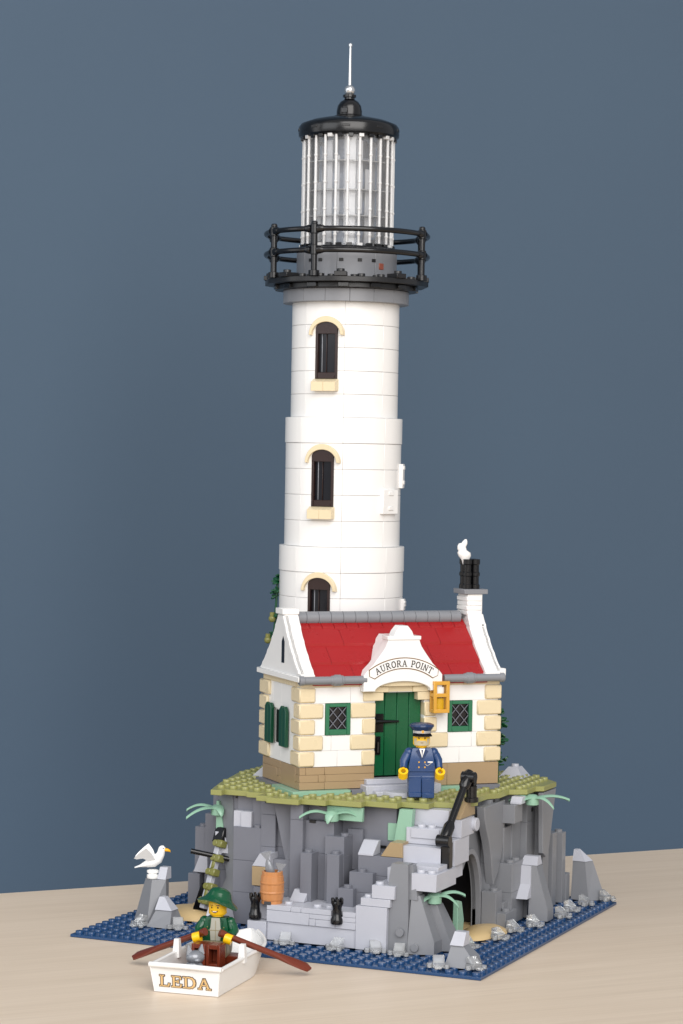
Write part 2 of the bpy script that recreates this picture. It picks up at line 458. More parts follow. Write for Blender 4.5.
# round stud on the face above the barrel
core.M = T(13.7, 8.9, 9.1, rx=PI / 2); core.lathe([(.34, 0), (.34, .16), (.30, .2), (.14, .2), (.12, .12), (0, .12)], 'dgray2', 18); core.M = None
for (x, y, z) in ((9.0, 9.45, 9.7), (11.9, 8.5, 9.65), (16.4, 8.25, 9.75), (15.9, 7.65, 8.6), (20.9, 9.25, 6.9)):  # black boxes stand in for the shade inside small gaps
    core.box(x - .25, x + .25, y - .04, y + .2, z, z + .2, 'black2', .02)
for (x, y, z) in ((26.62, 17.3, 9.6), (27.62, 23.1, 9.3), (27.62, 23.4, 8.3), (28.3, 24.6, 9.6), (27.12, 21.0, 9.7)):  # right flank gaps, their shade put in as black boxes too
    core.box(x - .2, x + .03, y - .2, y + .2, z, z + .3, 'black2', .02)
core.build('rock_face', cliff, 25)
# leaning wedges on the rock face
b = MB()
b.loft([[(12.45, 8.2, 9.95), (12.45, 8.9, 9.95), (14.2, 8.9, 9.95), (14.2, 8.75, 9.95)], [(13.5, 8.2, 5.6), (13.5, 8.9, 5.6), (14.2, 8.9, 5.6), (14.2, 8.2, 5.6)]], 'dgray')
b.loft([[(12.5, 8.0, 5.6), (12.5, 8.9, 5.6), (14.2, 8.9, 5.6), (14.2, 8.3, 5.6)], [(12.5, 7.0, .4), (12.5, 8.9, .4), (14.3, 8.9, .4), (14.3, 7.6, .4)]], 'dgray')
b.build('rock_wedge', cliff)
b = MB()   # big leaning slab on the left front
b.loft([[(6.9, 10.3, 9.95), (6.9, 11.3, 9.95), (8.5, 11.3, 9.95), (8.5, 9.4, 9.95)], [(7.9, 9.8, 3.6), (7.9, 11, 3.6), (9.2, 11, 3.6), (9.2, 8.8, 3.6)], [(6.6, 9.6, .4), (6.6, 11, .4), (9.2, 11, .4), (9.2, 8.6, .4)]], 'dgray2')
b.build('rock_wedge', cliff)
b = MB()   # V shaped slab on the right flank
b.prism([(22.6, 9.9), (25.9, 9.9), (24.3, 5.1), (23.6, 4.8), (22.9, 5.2)], 28.32, 28.72, 'dgray2', 'yz', 0.05)
b.build('rock_wedge', cliff)
# the cave: pointed arch with a hollow behind, its shade painted as black walls
b = MB()
n = 12
arch = []
v0_, v1_, vm, zt, zs = 10.6, 15.6, 13.3, 6.3, 1.8
for i in range(n + 1):
    k = i / n; arch.append((v0_ + (vm - v0_) * (1 - math.cos(k * PI / 2)), zs + (zt - zs) * math.sin(k * PI / 2)))
for i in range(1, n + 1):
    k = 1 - i / n; arch.append((v1_ - (v1_ - vm) * (1 - math.cos(k * PI / 2)), zs + (zt - zs) * math.sin(k * PI / 2)))
poly = arch[n:] + [(v1_, .4), (16.6, .4), (16.6, 9.95), (10.2, 9.95), (10.2, 7.2), (11.8, 6.75)]
b.prism(poly, 25.55, 25.9, 'dgray2', 'yz')
rim = []
for off in (0.0, 0.42):
    for i, p in enumerate(arch): pass
outer = [(vm + (p[0] - vm) * 1.22, .4 + (p[1] - .4) * 1.07) for p in arch]
b.prism(arch[7:] + [(v1_, .4), (v1_ + .45, .4)] + outer[7:][::-1], 25.6, 26.3, 'dgray2', 'yz', 0.03)
b.build('cave_arch', cliff)
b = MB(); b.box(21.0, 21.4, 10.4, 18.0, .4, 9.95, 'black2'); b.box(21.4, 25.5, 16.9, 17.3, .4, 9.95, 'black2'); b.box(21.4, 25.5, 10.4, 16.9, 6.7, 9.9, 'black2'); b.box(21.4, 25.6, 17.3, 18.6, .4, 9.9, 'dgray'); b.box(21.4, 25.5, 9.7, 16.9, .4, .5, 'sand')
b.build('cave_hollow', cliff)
b = MB()   # curved buttress over the cave
pts = [(14.0, 9.6), (19.3, 9.6)]
for i in range(13):
    k = i / 12; pts.append((19.3 - 2.9 * (k ** 1.7), 9.0 - 5.4 * k ** .8))
for i in range(13):
    k = 1 - i / 12; pts.append((15.9 - 1.9 * (1 - k) ** 1.6 - .1, 3.8 + 5.2 * (1 - k)))
b.prism([(14.3, 9.7), (18.9, 9.7), (19.0, 8.3), (18.8, 7.0), (18.3, 5.6), (17.6, 4.4), (16.6, 3.6), (16.25, 4.6), (15.95, 5.8), (15.5, 6.9), (14.9, 7.9), (14.4, 8.8)], 26.3, 26.95, 'dgray2', 'yz', 0.05)
b.build('curved_buttress', cliff)
# pale blocks and slopes set into the rock
b = MB()
b.box(8.85, 9.5, 8.9, 9.6, 7.5, 8.85, 'lgray'); b.box(9.52, 10.4, 8.75, 9.6, 7.45, 8.85, 'lgray')
b.build('pale_block', cliff)
def slope(u0, u1, v0, v1, z0, z1, mat, name='pale_slope', rise='left'):
    b = MB()
    if rise == 'left':   poly = [(u0, z0), (u1, z0), (u1 - .02, z1), (u0 + (u1 - u0) * .42, z1)]
    else: poly = [(u0, z0), (u1, z0), (u1 - (u1 - u0) * .42, z1), (u0 + .02, z1)]
    b.prism(poly, v0, v1, mat, 'xz', 0.03)
    return b.build(name, cliff)
def fslope(u0, u1, v0, v1, z0, z1, mat, name='pale_slope', top=.35):
    b = MB(); b.prism([(v0, z0), (v1, z0), (v1, z1), (v0 + (v1 - v0) * top, z1), (v0, z0 + .12)], u0, u1, mat, 'yz', 0.03); return b.build(name, cliff)
fslope(19.75, 20.95, 7.2, 8.6, 6.62, 7.6, 'lgray', top=.75)
slope(11.1, 12.6, 7.5, 8.9, 5.05, 6.05, 'lgray')
b = MB(); b.box(11.1, 12.2, 7.5, 8.9, 3.6, 5.03, 'ochre'); b.box(11.2, 14.2, 7.6, 8.9, .4, 3.55, 'dgray'); b.build('tan_block', cliff)
slope(3.9, 5.1, 12.2, 13.2, 3.3, 4.6, 'lgray')
slope(21.5, 23.2, 7.3, 8.8, 6.64, 7.7, 'ochre', 'tan_slope')
fslope(27.3, 28.2, 19.0, 20.0, 9.42, 9.95, 'lgray')
# pale green streaks of moss running down the rock
b = MB(); b.box(21.25, 22.1, 9.2, 9.5, 7.5, 8.8, 'teal'); b.build('green_streak', cliff)
b = MB(); b.box(16.9, 19.75, 7.95, 8.32, 8.9, 9.93, 'teal'); b.build('green_streak', cliff)
b = MB()
b.prism([(21.9, 7.3), (23.2, 7.3), (23.4, 9.95), (22.35, 9.95)], 8.7, 9.3, 'teal', 'xz', .03); b.build('green_streak', cliff); b = MB()
b.prism([(6.9, 7.0), (7.6, 7.0), (7.1, 9.3), (6.9, 9.3)], 9.9, 10.4, 'teal', 'xz', .02)
b.build('green_streak', cliff)
b = MB(); b.prism([(6.95, 5.4), (8.2, 5.4), (7.65, 7.0), (6.95, 7.0)], 9.7, 10.3, 'lgray', 'xz', .02); b.build('pale_slope', cliff)
# olive top, one plate thick with studs
OL = [(6.2, 11.8), (7.3, 8.1), (8.2, 8.1), (8.2, 8.7), (10.2, 8.7), (10.2, 8.3), (11.6, 8.3), (11.6, 7.0), (12.7, 7.0), (12.7, 6.4), (15.3, 6.4), (15.3, 7.0), (17.2, 7.0), (17.2, 7.6), (19.8, 7.6), (19.8, 8.4),
      (22.3, 8.4), (22.3, 9.3), (24.4, 9.3), (24.4, 10.4), (26.0, 10.8), (26.9, 12.9), (26.4, 13.6), (26.4, 16.4), (27.0, 17.4), (27.0, 19.6), (28.2, 20.4), (28.2, 22.4), (28.75, 22.8), (28.75, 25.8), (27.0, 27.8), (22, 30.2), (9, 30.2), (5.2, 26), (4.6, 19)]
b = MB(); b.prism(OL, 10.0, 10.4, 'olive', 'xy', 0.03)
b.build('grass_plate', cliff)
b = MB()
a45 = math.sqrt(.5)
HU, HV = 14.4465, 8.41
def in_house(x, y, m=0.0):
    d0, d1 = x - HU, y - HV
    a, bb = (d0 + d1) * a45, (-d0 + d1) * a45
    return -m < a < 16 + m and -m < bb < 8 + m
for i in range(4, 30):
    for j in range(5, 31):
        x, y = i + .5, j + .5
        if in_house(x, y, .3): continue
        if (x - 12.24) ** 2 + (y - 20.78) ** 2 < 26: continue
        if all(inside(OL, x + dx, y + dy) for dx in (-.32, .32) for dy in (-.32, .32)): b.stud(x, y, 10.4, 'olive', 12)
b.build('grass_stud', cliff)
# raised stone lip under cottage: pale green and gray plates
b = MB()
b.M = T(HU, HV, 0, PI / 4)
b.box(-.7, 3.9, -.55, 4, 10.4, 10.78, 'teal', .02); b.box(4, 6, -.5, 3, 10.4, 10.77, 'dgray', .02); b.box(9.8, 13.6, -.6, 2, 10.4, 10.78, 'teal', .02)
b.box(13.7, 16.3, -.4, 3, 10.4, 10.77, 'dgray', .02); b.box(-.45, 16.3, 1.5, 8.3, 10.4, 10.76, 'dgray', .02)
b.M = None
b.build('footing_plate', cliff)
b = MB()   # loose gray stones on the top
b.loft([[(23.8, 26.2, 10.4), (25.8, 26.2, 10.4), (25.8, 28.2, 10.4), (23.8, 28.2, 10.4)], [(24.4, 26.8, 11.2), (25.2, 26.8, 11.2), (25.2, 27.8, 11.2), (24.4, 27.8, 11.2)]], 'lgray')
b.stud(24.8, 27.3, 11.2, 'lgray'); b.build('top_stone', cliff)
b = MB()
b.loft([[(7.0, 15.6, 10.4), (9.6, 15.6, 10.4), (9.6, 17.4, 10.4), (7.0, 17.4, 10.4)], [(9.0, 15.7, 12.2), (9.5, 15.7, 12.2), (9.5, 17.2, 12.2), (9.0, 17.2, 12.2)]], 'lgray')
b.box(9.6, 10.6, 15.2, 17, 10.4, 12.0, 'dgray')
b.build('top_stone', cliff)

# ------------------------------------------------------------------ stone dock with its low steps
dock = thing('stone_dock', 'light gray brick dock with small steps at the foot of the cliff', 'dock', (18, 5, .4), scale=(1, 1, .93))
b = MB(); b.M = T(-18, -5, -.4)
b.box(14.0, 21.0, 4.1, 7.6, .42, 1.85, 'lgray', .02)
for (x0, x1, z0, z1) in ((14.0, 17.35, 1.87, 2.78), (14.0, 15.9, 2.8, 3.2), (15.92, 16.7, 2.8, 3.2), (16.72, 19.1, 2.8, 3.2), (17.37, 21.0, 2.42, 2.78), (17.37, 17.85, 1.87, 2.4), (17.87, 19.4, 1.87, 2.4), (19.42, 21.0, 1.87, 2.4), (20.0, 21.0, 2.8, 3.2)):
    b.box(x0, x1, 3.98, 4.9, z0, z1, 'lgray', .02)
b.box(14.0, 21.0, 4.92, 7.6, 1.87, 3.18, 'lgray', .02); b.box(19.1, 20.0, 4.5, 4.92, 2.8, 3.18, 'lgray', .02)
b.box(12.5, 13.98, 3.9, 7.4, .42, 1.84, 'lgray', .02); b.box(12.9, 13.98, 4.8, 7.4, 1.86, 3.18, 'lgray', .02)
for x in (15.3, 17.6, 18.6): b.stud(x, 5.0, 3.18, 'lgray')
b.M = None; b.build('dock_wall', dock)
b = MB(); b.M = T(-18, -5, -.4)
b.box(21.02, 23.4, 3.95, 7.2, .42, 3.80, 'lgray', .02); b.box(21.35, 23.6, 4.05, 7.2, 3.82, 4.42, 'lgray', .02)
b.box(22.15, 23.9, 4.15, 7.2, 4.44, 5.45, 'lgray', .02); b.box(22.7, 23.95, 5.7, 7.2, 5.47, 6.6, 'lgray', .02)
for p in ((21.75, 4.6, 4.42), (22.55, 4.7, 5.45)): b.stud(*p, 'lgray')
b.M = None; b.build('step', dock)
b = MB(); b.M = T(-18, -5, -.4); b.prism([(5.9, 3.2), (7.2, 3.2), (7.2, 4.05), (6.7, 4.05), (5.9, 3.32)], 14.95, 16.1, 'lgray', 'yz', .03); b.M = None; b.build('slope_block', dock)

# stone staircase from the cliff top down to the landing
st = thing('stone_staircase', 'light gray staircase descending from the olive top to a landing beside the cave', 'staircase', (25, 8, 4))
b = MB(); b.M = T(-25, -8, -4)
b.box(23.1, 25.9, 9.5, 12.6, 8.75, 9.98, 'lgray', .02)
b.box(23.0, 25.9, 8.5, 12, 7.55, 8.73, 'lgray', .02); b.box(23.4, 25.6, 8.4, 9, 8.0, 8.7, 'lgray', .02)
b.box(23.0, 26.2, 7.5, 12, 6.3, 7.53, 'lgray', .02)
b.box(23.6, 26.5, 6.6, 11, 5.1, 6.28, 'lgray', .02)
for x in (24.0, 24.8): b.stud(x, 9.0, 8.73, 'lgray')
b.M = None; b.build('step', st)
b = MB(); b.M = T(-25, -8, -4)
b.box(24.95, 26.85, 4.7, 8.7, 4.85, 6.1, 'lgray', .02); b.box(24.6, 26.6, 5.7, 8.6, 6.1, 6.45, 'lgray', .02)
for x in (25.5, 26.3): b.stud(x, 5.2, 6.1, 'lgray')
b.M = None; b.build('landing', st)
b = MB(); b.M = T(-25, -8, -4)
b.box(26.0, 26.75, 8.6, 11.6, 6.12, 8.0, 'lgray', .02); b.box(26.0, 26.8, 9.8, 12.5, 8.02, 9.3, 'lgray', .02)
b.M = T(-25, -8, -4) @ T(26.8, 12.4, 8.7, ry=PI / 2); b.lathe([(.5, 0), (.5, .25), (.45, .3)], 'lgray', 16)
b.M = T(-25, -8, -4); b.prism([(10.0, 9.32), (13.2, 9.32), (13.0, 10.5), (11.6, 10.5)], 25.2, 26.6, 'ochre', 'yz', .03)
b.M = None; b.build('side_wall', st)
b = MB(); b.M = T(-25, -8, -4)
b.box(23.2, 25.4, 7.5, 9.6, .42, 4.83, 'dgray'); b.box(23.4, 24.8, 5.4, 8, .42, 4.83, 'dgray')
b.M = None; b.build('pier', st)

# black handrail with its posts
hr = thing('handrail', 'black handrail bar sloping between two posts beside the gray staircase', 'handrail', (27, 9, 6))
b = MB(); b.M = T(-27, -9, -6)
b.cyl(26.75, 11.9, 10.4, 11.6, .40, 'black', 16); b.cyl(26.75, 11.9, 10.4, 10.75, .52, 'black', 16)
b.box(26.45, 27.05, 11.6, 12.2, 11.6, 12.2, 'black')
b.M = None; b.build('post', hr)
b = MB(); b.M = T(-27, -9, -6)
b.box(26.05, 26.75, 7.5, 8.2, 6.12, 7.95, 'black'); b.cyl(26.4, 7.85, 7.95, 8.3, .3, 'black', 14)
b.M = None; b.build('post', hr)
b = MB(); b.M = T(-27, -9, -6)
p0 = Vector((26.3, 7.5, 8.1)); p1 = Vector((26.7, 11.4, 12.5))
d = (p1 - p0)
b.tube([p0, p1], .27, 'black', 12)
b.tube([p0 + d * f for f in (-.05, .0, .22, .27)], [.3, .42, .42, .3], 'black', 12)
b.tube([p0 + d * f for f in (.78, .82, 1.0, 1.04)], [.3, .42, .42, .3], 'black', 12)
b.M = T(-27, -9, -6) @ T(p0.x, p0.y, p0.z, ry=PI / 2); b.cyl(0, 0, -.5, .5, .45, 'black', 16)
b.M = T(-27, -9, -6) @ T(p1.x, p1.y - .2, p1.z - .2, ry=PI / 2); b.cyl(0, 0, -.45, .6, .42, 'black', 16)
b.M = None; b.build('rail', hr)

# ------------------------------------------------------------------ free standing rocks round the base plate
def rock(label, org, rings, mat='dgray2', tops=(), studs=(), extra=None):
    t = thing('rock', label, 'rock', org, 0, 'rocks standing on the base plate')
    ox, oy, oz = org
    b = MB(); b.M = T(-ox, -oy, -oz)
    b.loft([[tuple(p) for p in r_] for r_ in rings], mat)
    for s in studs:
        x, y, z, rx, ry = s; b.M = T(-ox, -oy, -oz) @ T(x, y, z, rx=rx, ry=ry); b.stud(0, 0, 0, mat)
    b.M = None; b.build('body', t, 16)
    for nm, rg, mt in tops:
        b = MB(); b.M = T(-ox, -oy, -oz); b.loft([[tuple(p) for p in r_] for r_ in rg], mt); b.M = None; b.build(nm, t, 16)
    return t
def rect(x0, x1, y0, y1, z): return [(x0, y0, z), (x1, y0, z), (x1, y1, z), (x0, y1, z)]
rock('tall leaning gray rock in front of the staircase landing', (25, 5, .4),
     [[(22.95, 4.3, .42), (24.95, 4.1, .42), (24.95, 6.5, .42), (22.95, 6.5, .42)], [(22.95, 4.35, 2.8), (24.95, 4.2, 2.8), (24.95, 6.5, 2.8), (22.95, 6.5, 2.8)],
      [(23.5, 4.5, 6.7), (24.75, 4.5, 6.7), (24.75, 5.5, 6.7), (23.6, 5.5, 6.7)]], 'dgray2',
     tops=[('side_slope', [[(24.98, 4.05, .42), (26.8, 4.6, .42), (26.8, 6.4, .42), (24.98, 6.4, .42)], [(24.98, 4.1, 1.3), (26.8, 4.65, 1.3), (26.8, 6.4, 1.3), (24.98, 6.4, 1.3)], [(24.98, 4.7, 4.5), (25.6, 4.8, 4.5), (25.6, 5.6, 4.5), (24.98, 5.6, 4.5)]], 'dgray2'),
           ('back_slope', [[(24.4, 4.65, 4.2), (25.5, 4.6, 4.2), (25.5, 5.65, 4.2), (24.4, 5.65, 4.2)], [(24.3, 4.9, 6.65), (24.95, 4.9, 6.6), (24.95, 5.6, 6.6), (24.3, 5.6, 6.65)]], 'dgray2')],
     studs=[(24.4, 4.15, 1.9, PI / 2, 0), (24.4, 4.1, .9, PI / 2, 0), (25.5, 4.25, .9, PI / 2, 0)])
rock('gray leaning rock under the pale green plant beside the cave', (26.5, 7, .4),
     [[(26.0, 6.0, .42), (27.6, 6.4, .42), (27.6, 8.6, .42), (26.0, 8.2, .42)], [(25.5, 5.8, 3.75), (26.5, 5.9, 3.75), (26.5, 7, 3.75), (25.5, 7, 3.75)]], 'dgray2')
rock('low gray rock with a pale sloped top at the near corner of the base plate', (30, 2, .4),
     [[(28.8, 1.3, .42), (30.9, 1.3, .42), (30.9, 3.4, .42), (28.8, 3.4, .42)], [(29.0, 1.5, 1.1), (30.7, 1.7, 1.1), (30.7, 3.2, 1.1), (29.0, 3.2, 1.1)], [(29.1, 1.9, 1.85), (30.0, 1.9, 1.85), (30.0, 2.9, 1.85), (29.1, 2.9, 1.85)]], 'dgray2',
     tops=[('pale_cap', [[(29.05, 1.75, 1.87), (30.05, 1.75, 1.87), (30.05, 2.9, 1.87), (29.05, 2.9, 1.87)], [(29.2, 2.3, 2.75), (30.05, 2.3, 2.75), (30.05, 2.9, 2.75), (29.2, 2.9, 2.75)]], 'lgray')])
rock('tall gray rock pillar carrying the white gull', (3.5, 6, .4),
     [[(1.9, 6.4, .42), (3.6, 5.2, .42), (4.6, 6.4, .42), (4.0, 7.9, .42), (2.4, 7.9, .42)], [(2.75, 6.5, 3.6), (3.6, 5.9, 3.6), (4.5, 6.45, 3.6), (4.3, 7.3, 3.6), (3.0, 7.4, 3.6)]], 'dgray2',
     tops=[('pale_cap', [[(3.8, 6.35, 3.62), (4.5, 6.35, 3.62), (4.5, 7.3, 3.62), (3.8, 7.3, 3.62)], [(3.85, 6.7, 4.5), (4.5, 6.7, 4.5), (4.5, 7.25, 4.5), (3.85, 7.25, 4.5)]], 'lgray')])
rock('low gray rock with a pale sloped top in front of the pillar with the gull', (5, 5, .4),
     [[(4.1, 4.2, .42), (6.0, 4.2, .42), (6.2, 6.2, .42), (4.1, 6.2, .42)], [(4.5, 4.9, 1.6), (5.75, 5.0, 1.6), (5.75, 6.0, 1.6), (4.5, 6.0, 1.6)]], 'dgray2',
     tops=[('pale_cap', [[(4.45, 4.8, 1.62), (5.8, 4.9, 1.62), (5.8, 6.0, 1.62), (4.45, 6.0, 1.62)], [(4.5, 5.4, 2.5), (4.9, 5.5, 2.5), (4.9, 6.0, 2.5), (4.5, 6.0, 2.5)]], 'lgray')])
rock('gray rock spike with a pale tip at the far right corner of the base plate', (29.4, 31, .4),
     [[(28.65, 30.4, .42), (30.2, 30.2, .42), (31.2, 31.6, .42), (28.65, 31.9, .42)], [(28.65, 30.8, 3.45), (29.7, 30.7, 3.45), (30.1, 31.5, 3.45), (28.65, 31.7, 3.45)]], 'dgray2',
     tops=[('pale_cap', [[(28.63, 30.75, 3.47), (29.75, 30.65, 3.47), (30.1, 31.5, 3.47), (28.63, 31.7, 3.47)], [(28.65, 31.0, 4.35), (28.95, 31.0, 4.35), (29.0, 31.5, 4.35), (28.65, 31.6, 4.35)]], 'lgray')])
rock('gray rock with a pale broken slope standing against the right flank of the cliff', (29, 21, .4),
     [[(28.6, 20.0, .42), (30.0, 20.4, .42), (30.0, 21.8, .42), (28.6, 22.2, .42)], [(28.6, 20.0, 1.3), (30.0, 20.4, 1.3), (30.0, 21.8, 1.3), (28.6, 22.2, 1.3)], [(28.55, 20.4, 4.6), (29.05, 20.4, 4.6), (29.05, 21.6, 4.6), (28.55, 21.6, 4.6)]], 'dgray2',
     tops=[('pale_slope', [[(27.4, 19.0, 2.2), (28.75, 19.2, 2.2), (28.75, 21.2, 2.2), (27.4, 21.2, 2.2)], [(27.6, 20.0, 3.2), (28.7, 20.1, 3.2), (28.7, 21.2, 3.2), (27.6, 21.2, 3.2)], [(27.7, 20.2, 4.6), (28.65, 20.25, 4.6), (28.65, 21.2, 4.6), (27.7, 21.2, 4.6)]], 'lgray'),
           ('pale_cap', [[(27.7, 20.4, 4.62), (29.1, 20.4, 4.62), (29.1, 21.6, 4.62), (27.7, 21.6, 4.62)], [(27.9, 20.9, 5.25), (29.0, 20.9, 5.25), (29.0, 21.5, 5.25), (27.9, 21.5, 5.25)]], 'lgray')])
rock('small round gray stone lying behind the rower', (8.4, 7.3, .4),
     [rect(7.6, 9.4, 6.6, 8.4, .42), rect(7.9, 9.1, 6.9, 8.2, 1.9), rect(8.2, 8.8, 7.2, 8.0, 2.5)], 'lgray')

# sand drifts: low tan curved plates
def sand(label, org, rx, ry, h):
    t = MB(); seg = 20; rings = []
    for k in range(5):
        f = k / 4; rings.append([(rx * math.cos(f * PI / 2) * math.cos(2 * PI * i / seg) * (1 + .12 * math.sin(3 * 2 * PI * i / seg)) + .001, ry * math.cos(f * PI / 2) * math.sin(2 * PI * i / seg) + .001 * i, h * math.sin(f * PI / 2)) for i in range(seg)])
    t.loft(rings, 'sand')
    if rx > 2.2:
        for (x, y, z) in ((-1.2, -.9, .35), (.2, -1.1, .45), (-.2, .1, .72), (.9, .1, .6), (-1.3, .4, .45), (1.4, -.8, .3)): t.stud(x, y, z, 'sand', 12)
    o = t.build('sand_bank'); o.location = Vector(org) * U
    return tag(o, label, 'sand', 'sand banks')
sand('tan sand bank between the gull pillar and the left flank of the cliff', (5.6, 9.8, .45), 2.9, 2.4, .8)
sand('smooth tan sand bank at the mouth of the cave', (27.3, 13.4, .45), 1.5, 2.9, .6)

# ------------------------------------------------------------------ lighthouse
TX, TY, TZ = 12.24, 20.78, 10.4
lh = thing('lighthouse', 'tall white stepped lighthouse tower with black gallery and clear lantern room', 'lighthouse', (TX, TY, 0))
WIN = [(41.6, 46.0, 4.22), (31.72, 36.12, 4.56), (21.8, 26.22, 4.88)]       # frame bottom, crown of arch, wall radius
SEC = [(10.8, 28.6, 4.88), (28.6, 38.64, 4.56), (38.64, 47.6, 4.22)]
WX = 0.2        # the windows sit a little to one side of the axis
HW = 0.92
wall = MB()
for si, (z0, z1, r1) in enumerate(SEC):
    wz0, wz1, wr = WIN[2 - si]
    nb = round((z1 - z0) / 1.98); bz = (z1 - z0) / nb
    edges = [z0 + bz * i for i in range(nb + 1)]
    segs = []
    for i in range(nb): segs.append((edges[i], edges[i + 1]))
    g0 = math.asin((HW - WX + .01) / r1); g1 = math.asin((HW + WX + .01) / r1)
    for (a, c_) in segs:
        rr = r1 + (.06 if (si < 2 and abs(c_ - z1) < .05) else 0)
        for k in range(7):
            wall.sector(r1 - .8, rr, a + .011, c_ - .011, R(-67.5 + 45 * k) + .0015, R(-22.5 + 45 * k) - .0015, 'white', 9, .026)
        cuts = [a] + [z for z in (wz0 - .03, wz1 + .03) if a + .03 < z < c_ - .03] + [c_]
        for q in range(len(cuts) - 1):
            s0, s1 = cuts[q], cuts[q + 1]
            mid = (s0 + s1) / 2
            hole = wz0 - .03 < mid < wz1 + .03
            rr = r1 + (.06 if (si < 2 and abs(c_ - z1) < .05) else 0)
            # seams every 45 degrees, a narrow strip on the diagonals
            angs = [-90 + 22.5 + 45 * k for k in range(9)]
            for k in (7,):
                A0, A1 = R(angs[k]), R(angs[k + 1])
                e0 = .011 if s0 == a else .0; e1 = .011 if s1 == c_ else .0
                if hole:
                    wall.sector(r1 - .8, rr, s0 + e0, s1 - e1, A0 + .0015, R(270) - g0, 'white', 5, .004)
                    wall.sector(r1 - .8, rr, s0 + e0, s1 - e1, R(270) + g1, A1 - .0015, 'white', 5, .004)
                else:
                    wall.sector(r1 - .8, rr, s0 + e0, s1 - e1, A0 + .0015, A1 - .0015, 'white', 9, .004)
    wall.lathe([(r1 - .82, z0), (r1 - .82, z1)], 'white', 48)
    wall.lathe([(r1 - .05, z1 + .0), (r1 - 1.2, z1 + .001)], 'white', 48)
# flat vertical strips and little clips on the shaft
for (an, z, wd, h, rr) in ((14, 33.2, .5, 1.9, 4.72), (-16, 31.2, .9, 1.9, 4.72), (12, 23.6, .35, .9, 5.0)):
    wall.M = T(rz=R(an)); wall.box(rr - .3, rr + .12, -wd, wd, z, z + h, 'white', .03)
    for q in (0.3, h - .45):
        wall.box(rr + .1, rr + .2, -.3, .3, z + q, z + q + .3, 'white', .06)
    wall.M = None
wall.build('tower_wall', lh)
for (wz0, wz1, wr) in WIN:
    zs = wz1 - .5
    n = 14
    ao = [(-HW * math.cos(PI * i / n), zs + .5 * math.sin(PI * i / n)) for i in range(n + 1)]
    y0 = -wr + .02
    X0 = T(WX)
    b = MB(); b.M = X0
    b.box(-HW, -HW + .2, y0, y0 + .5, wz0, zs, 'brown', .02); b.box(HW - .2, HW, y0, y0 + .5, wz0, zs, 'brown', .02)
    b.box(-HW + .2, HW - .2, y0 + .01, y0 + .5, wz0 + .01, wz0 + .5, 'brown', .03)
    b.prism([(-HW, zs - .42)] + ao + [(HW, zs - .42)], y0 - .005, y0 + .5, 'brown', 'xz', .01)
    b.box(-.46, -.40, y0 + .2, y0 + .34, wz0 + .5, zs - .4, 'fgray', .02); b.box(-.1, -.04, y0 + .2, y0 + .34, wz0 + .5, zs - .4, 'brown', .02)
    fr = b.build('window', lh)
    b = MB(); b.M = X0; b.box(-HW + .15, HW - .15, y0 + .3, y0 + .34, wz0 + .4, zs - .3, 'dglass', .005); b.build('pane', fr)
    b = MB(); b.M = X0; n = 20; zc = wz1 - 1.02
    po = [(-1.44 * math.cos(PI * i / n), zc + 1.46 * math.sin(PI * i / n)) for i in range(n + 1)]
    pi_ = [(-1.22 * math.cos(PI * i / n), zc + 1.02 * math.sin(PI * i / n)) for i in range(n + 1)]
    b.prism(po + pi_[::-1], -wr - .17, -wr + .5, 'tan', 'xz', .03); b.build('arch', fr)
    b = MB(); b.M = X0; b.prism([(p[0], p[1] + .005) for p in ao] + [(HW, wz1 + .03), (-HW, wz1 + .03)], -wr + .03, -wr + .4, 'white', 'xz'); b.build('spandrel', fr)
    b = MB(); b.M = X0
    for (xa, xb) in ((-1.02, -.005), (.005, 1.02)):
        b.prism([(-wr - .55, wz0 - .95), (-wr + .5, wz0 - .95), (-wr + .5, wz0 - .02), (-wr - .1, wz0 - .02), (-wr - .55, wz0 - .25)], xa, xb, 'tan', 'yz', .03)
    b.build('sill', fr)
# gallery
b = MB()
for k in range(16):
    b.sector(3.4, 4.95, 47.58, 48.58, R(22.5 * k + 4) + .002, R(22.5 * k + 26.5) - .002, 'dgray2', 5, .02)
b.build('collar', lh)
b = MB()
def ngon(r, n, off=0): return [(r * math.cos(2 * PI * i / n + off), r * math.sin(2 * PI * i / n + off)) for i in range(n)]
b.prism(ngon(5.6, 16, R(11.25)), 48.60, 48.98, 'black2', 'xy', .03)
b.prism(ngon(6.5, 12, R(15)), 49.00, 49.40, 'black2', 'xy', .03)
for k in range(24):
    a = R(15 * k + 4); rr = 6.05
    if k % 3 == 1: 
        b.M = T(rz=a); b.box(5.3, 6.5, -.48, .48, 49.40, 49.75, 'black2', .03); b.M = None; b.stud(rr * math.cos(a), rr * math.sin(a), 49.75, 'black2', 12)
    else: b.stud(rr * math.cos(a), rr * math.sin(a), 49.40, 'black2', 12)
for k in range(18):
    a = R(20 * k); b.stud(5.1 * math.cos(a), 5.1 * math.sin(a), 49.40, 'black2', 12)
for k in range(14):
    a = R(360 / 14 * k + 8); b.M = T(rz=a); b.box(5.2, 5.72, -.42, .42, 48.63, 48.97, 'black', .03); b.M = None
b.build('gallery_floor', lh)
ral = MB()
for zr, rr in ((51.38, 6.35), (53.0, 6.35)):
    n = 72
    ral.tube([(rr * math.cos(2 * PI * i / n), rr * math.sin(2 * PI * i / n), zr) for i in range(n)], .21, 'black', 10, closed=True)
    for a in (-130, -90, 0, 45, 90, 135, 180):
        aa = R(a)
        for dd in (-7, 7):
            pa = [R(a + dd * f) for f in (.35, .6, 1.0)]
            ral.tube([(rr * math.cos(q), rr * math.sin(q), zr) for q in pa], [.32, .32, .23], 'black', 10)
rl = ral.build('railing', lh)
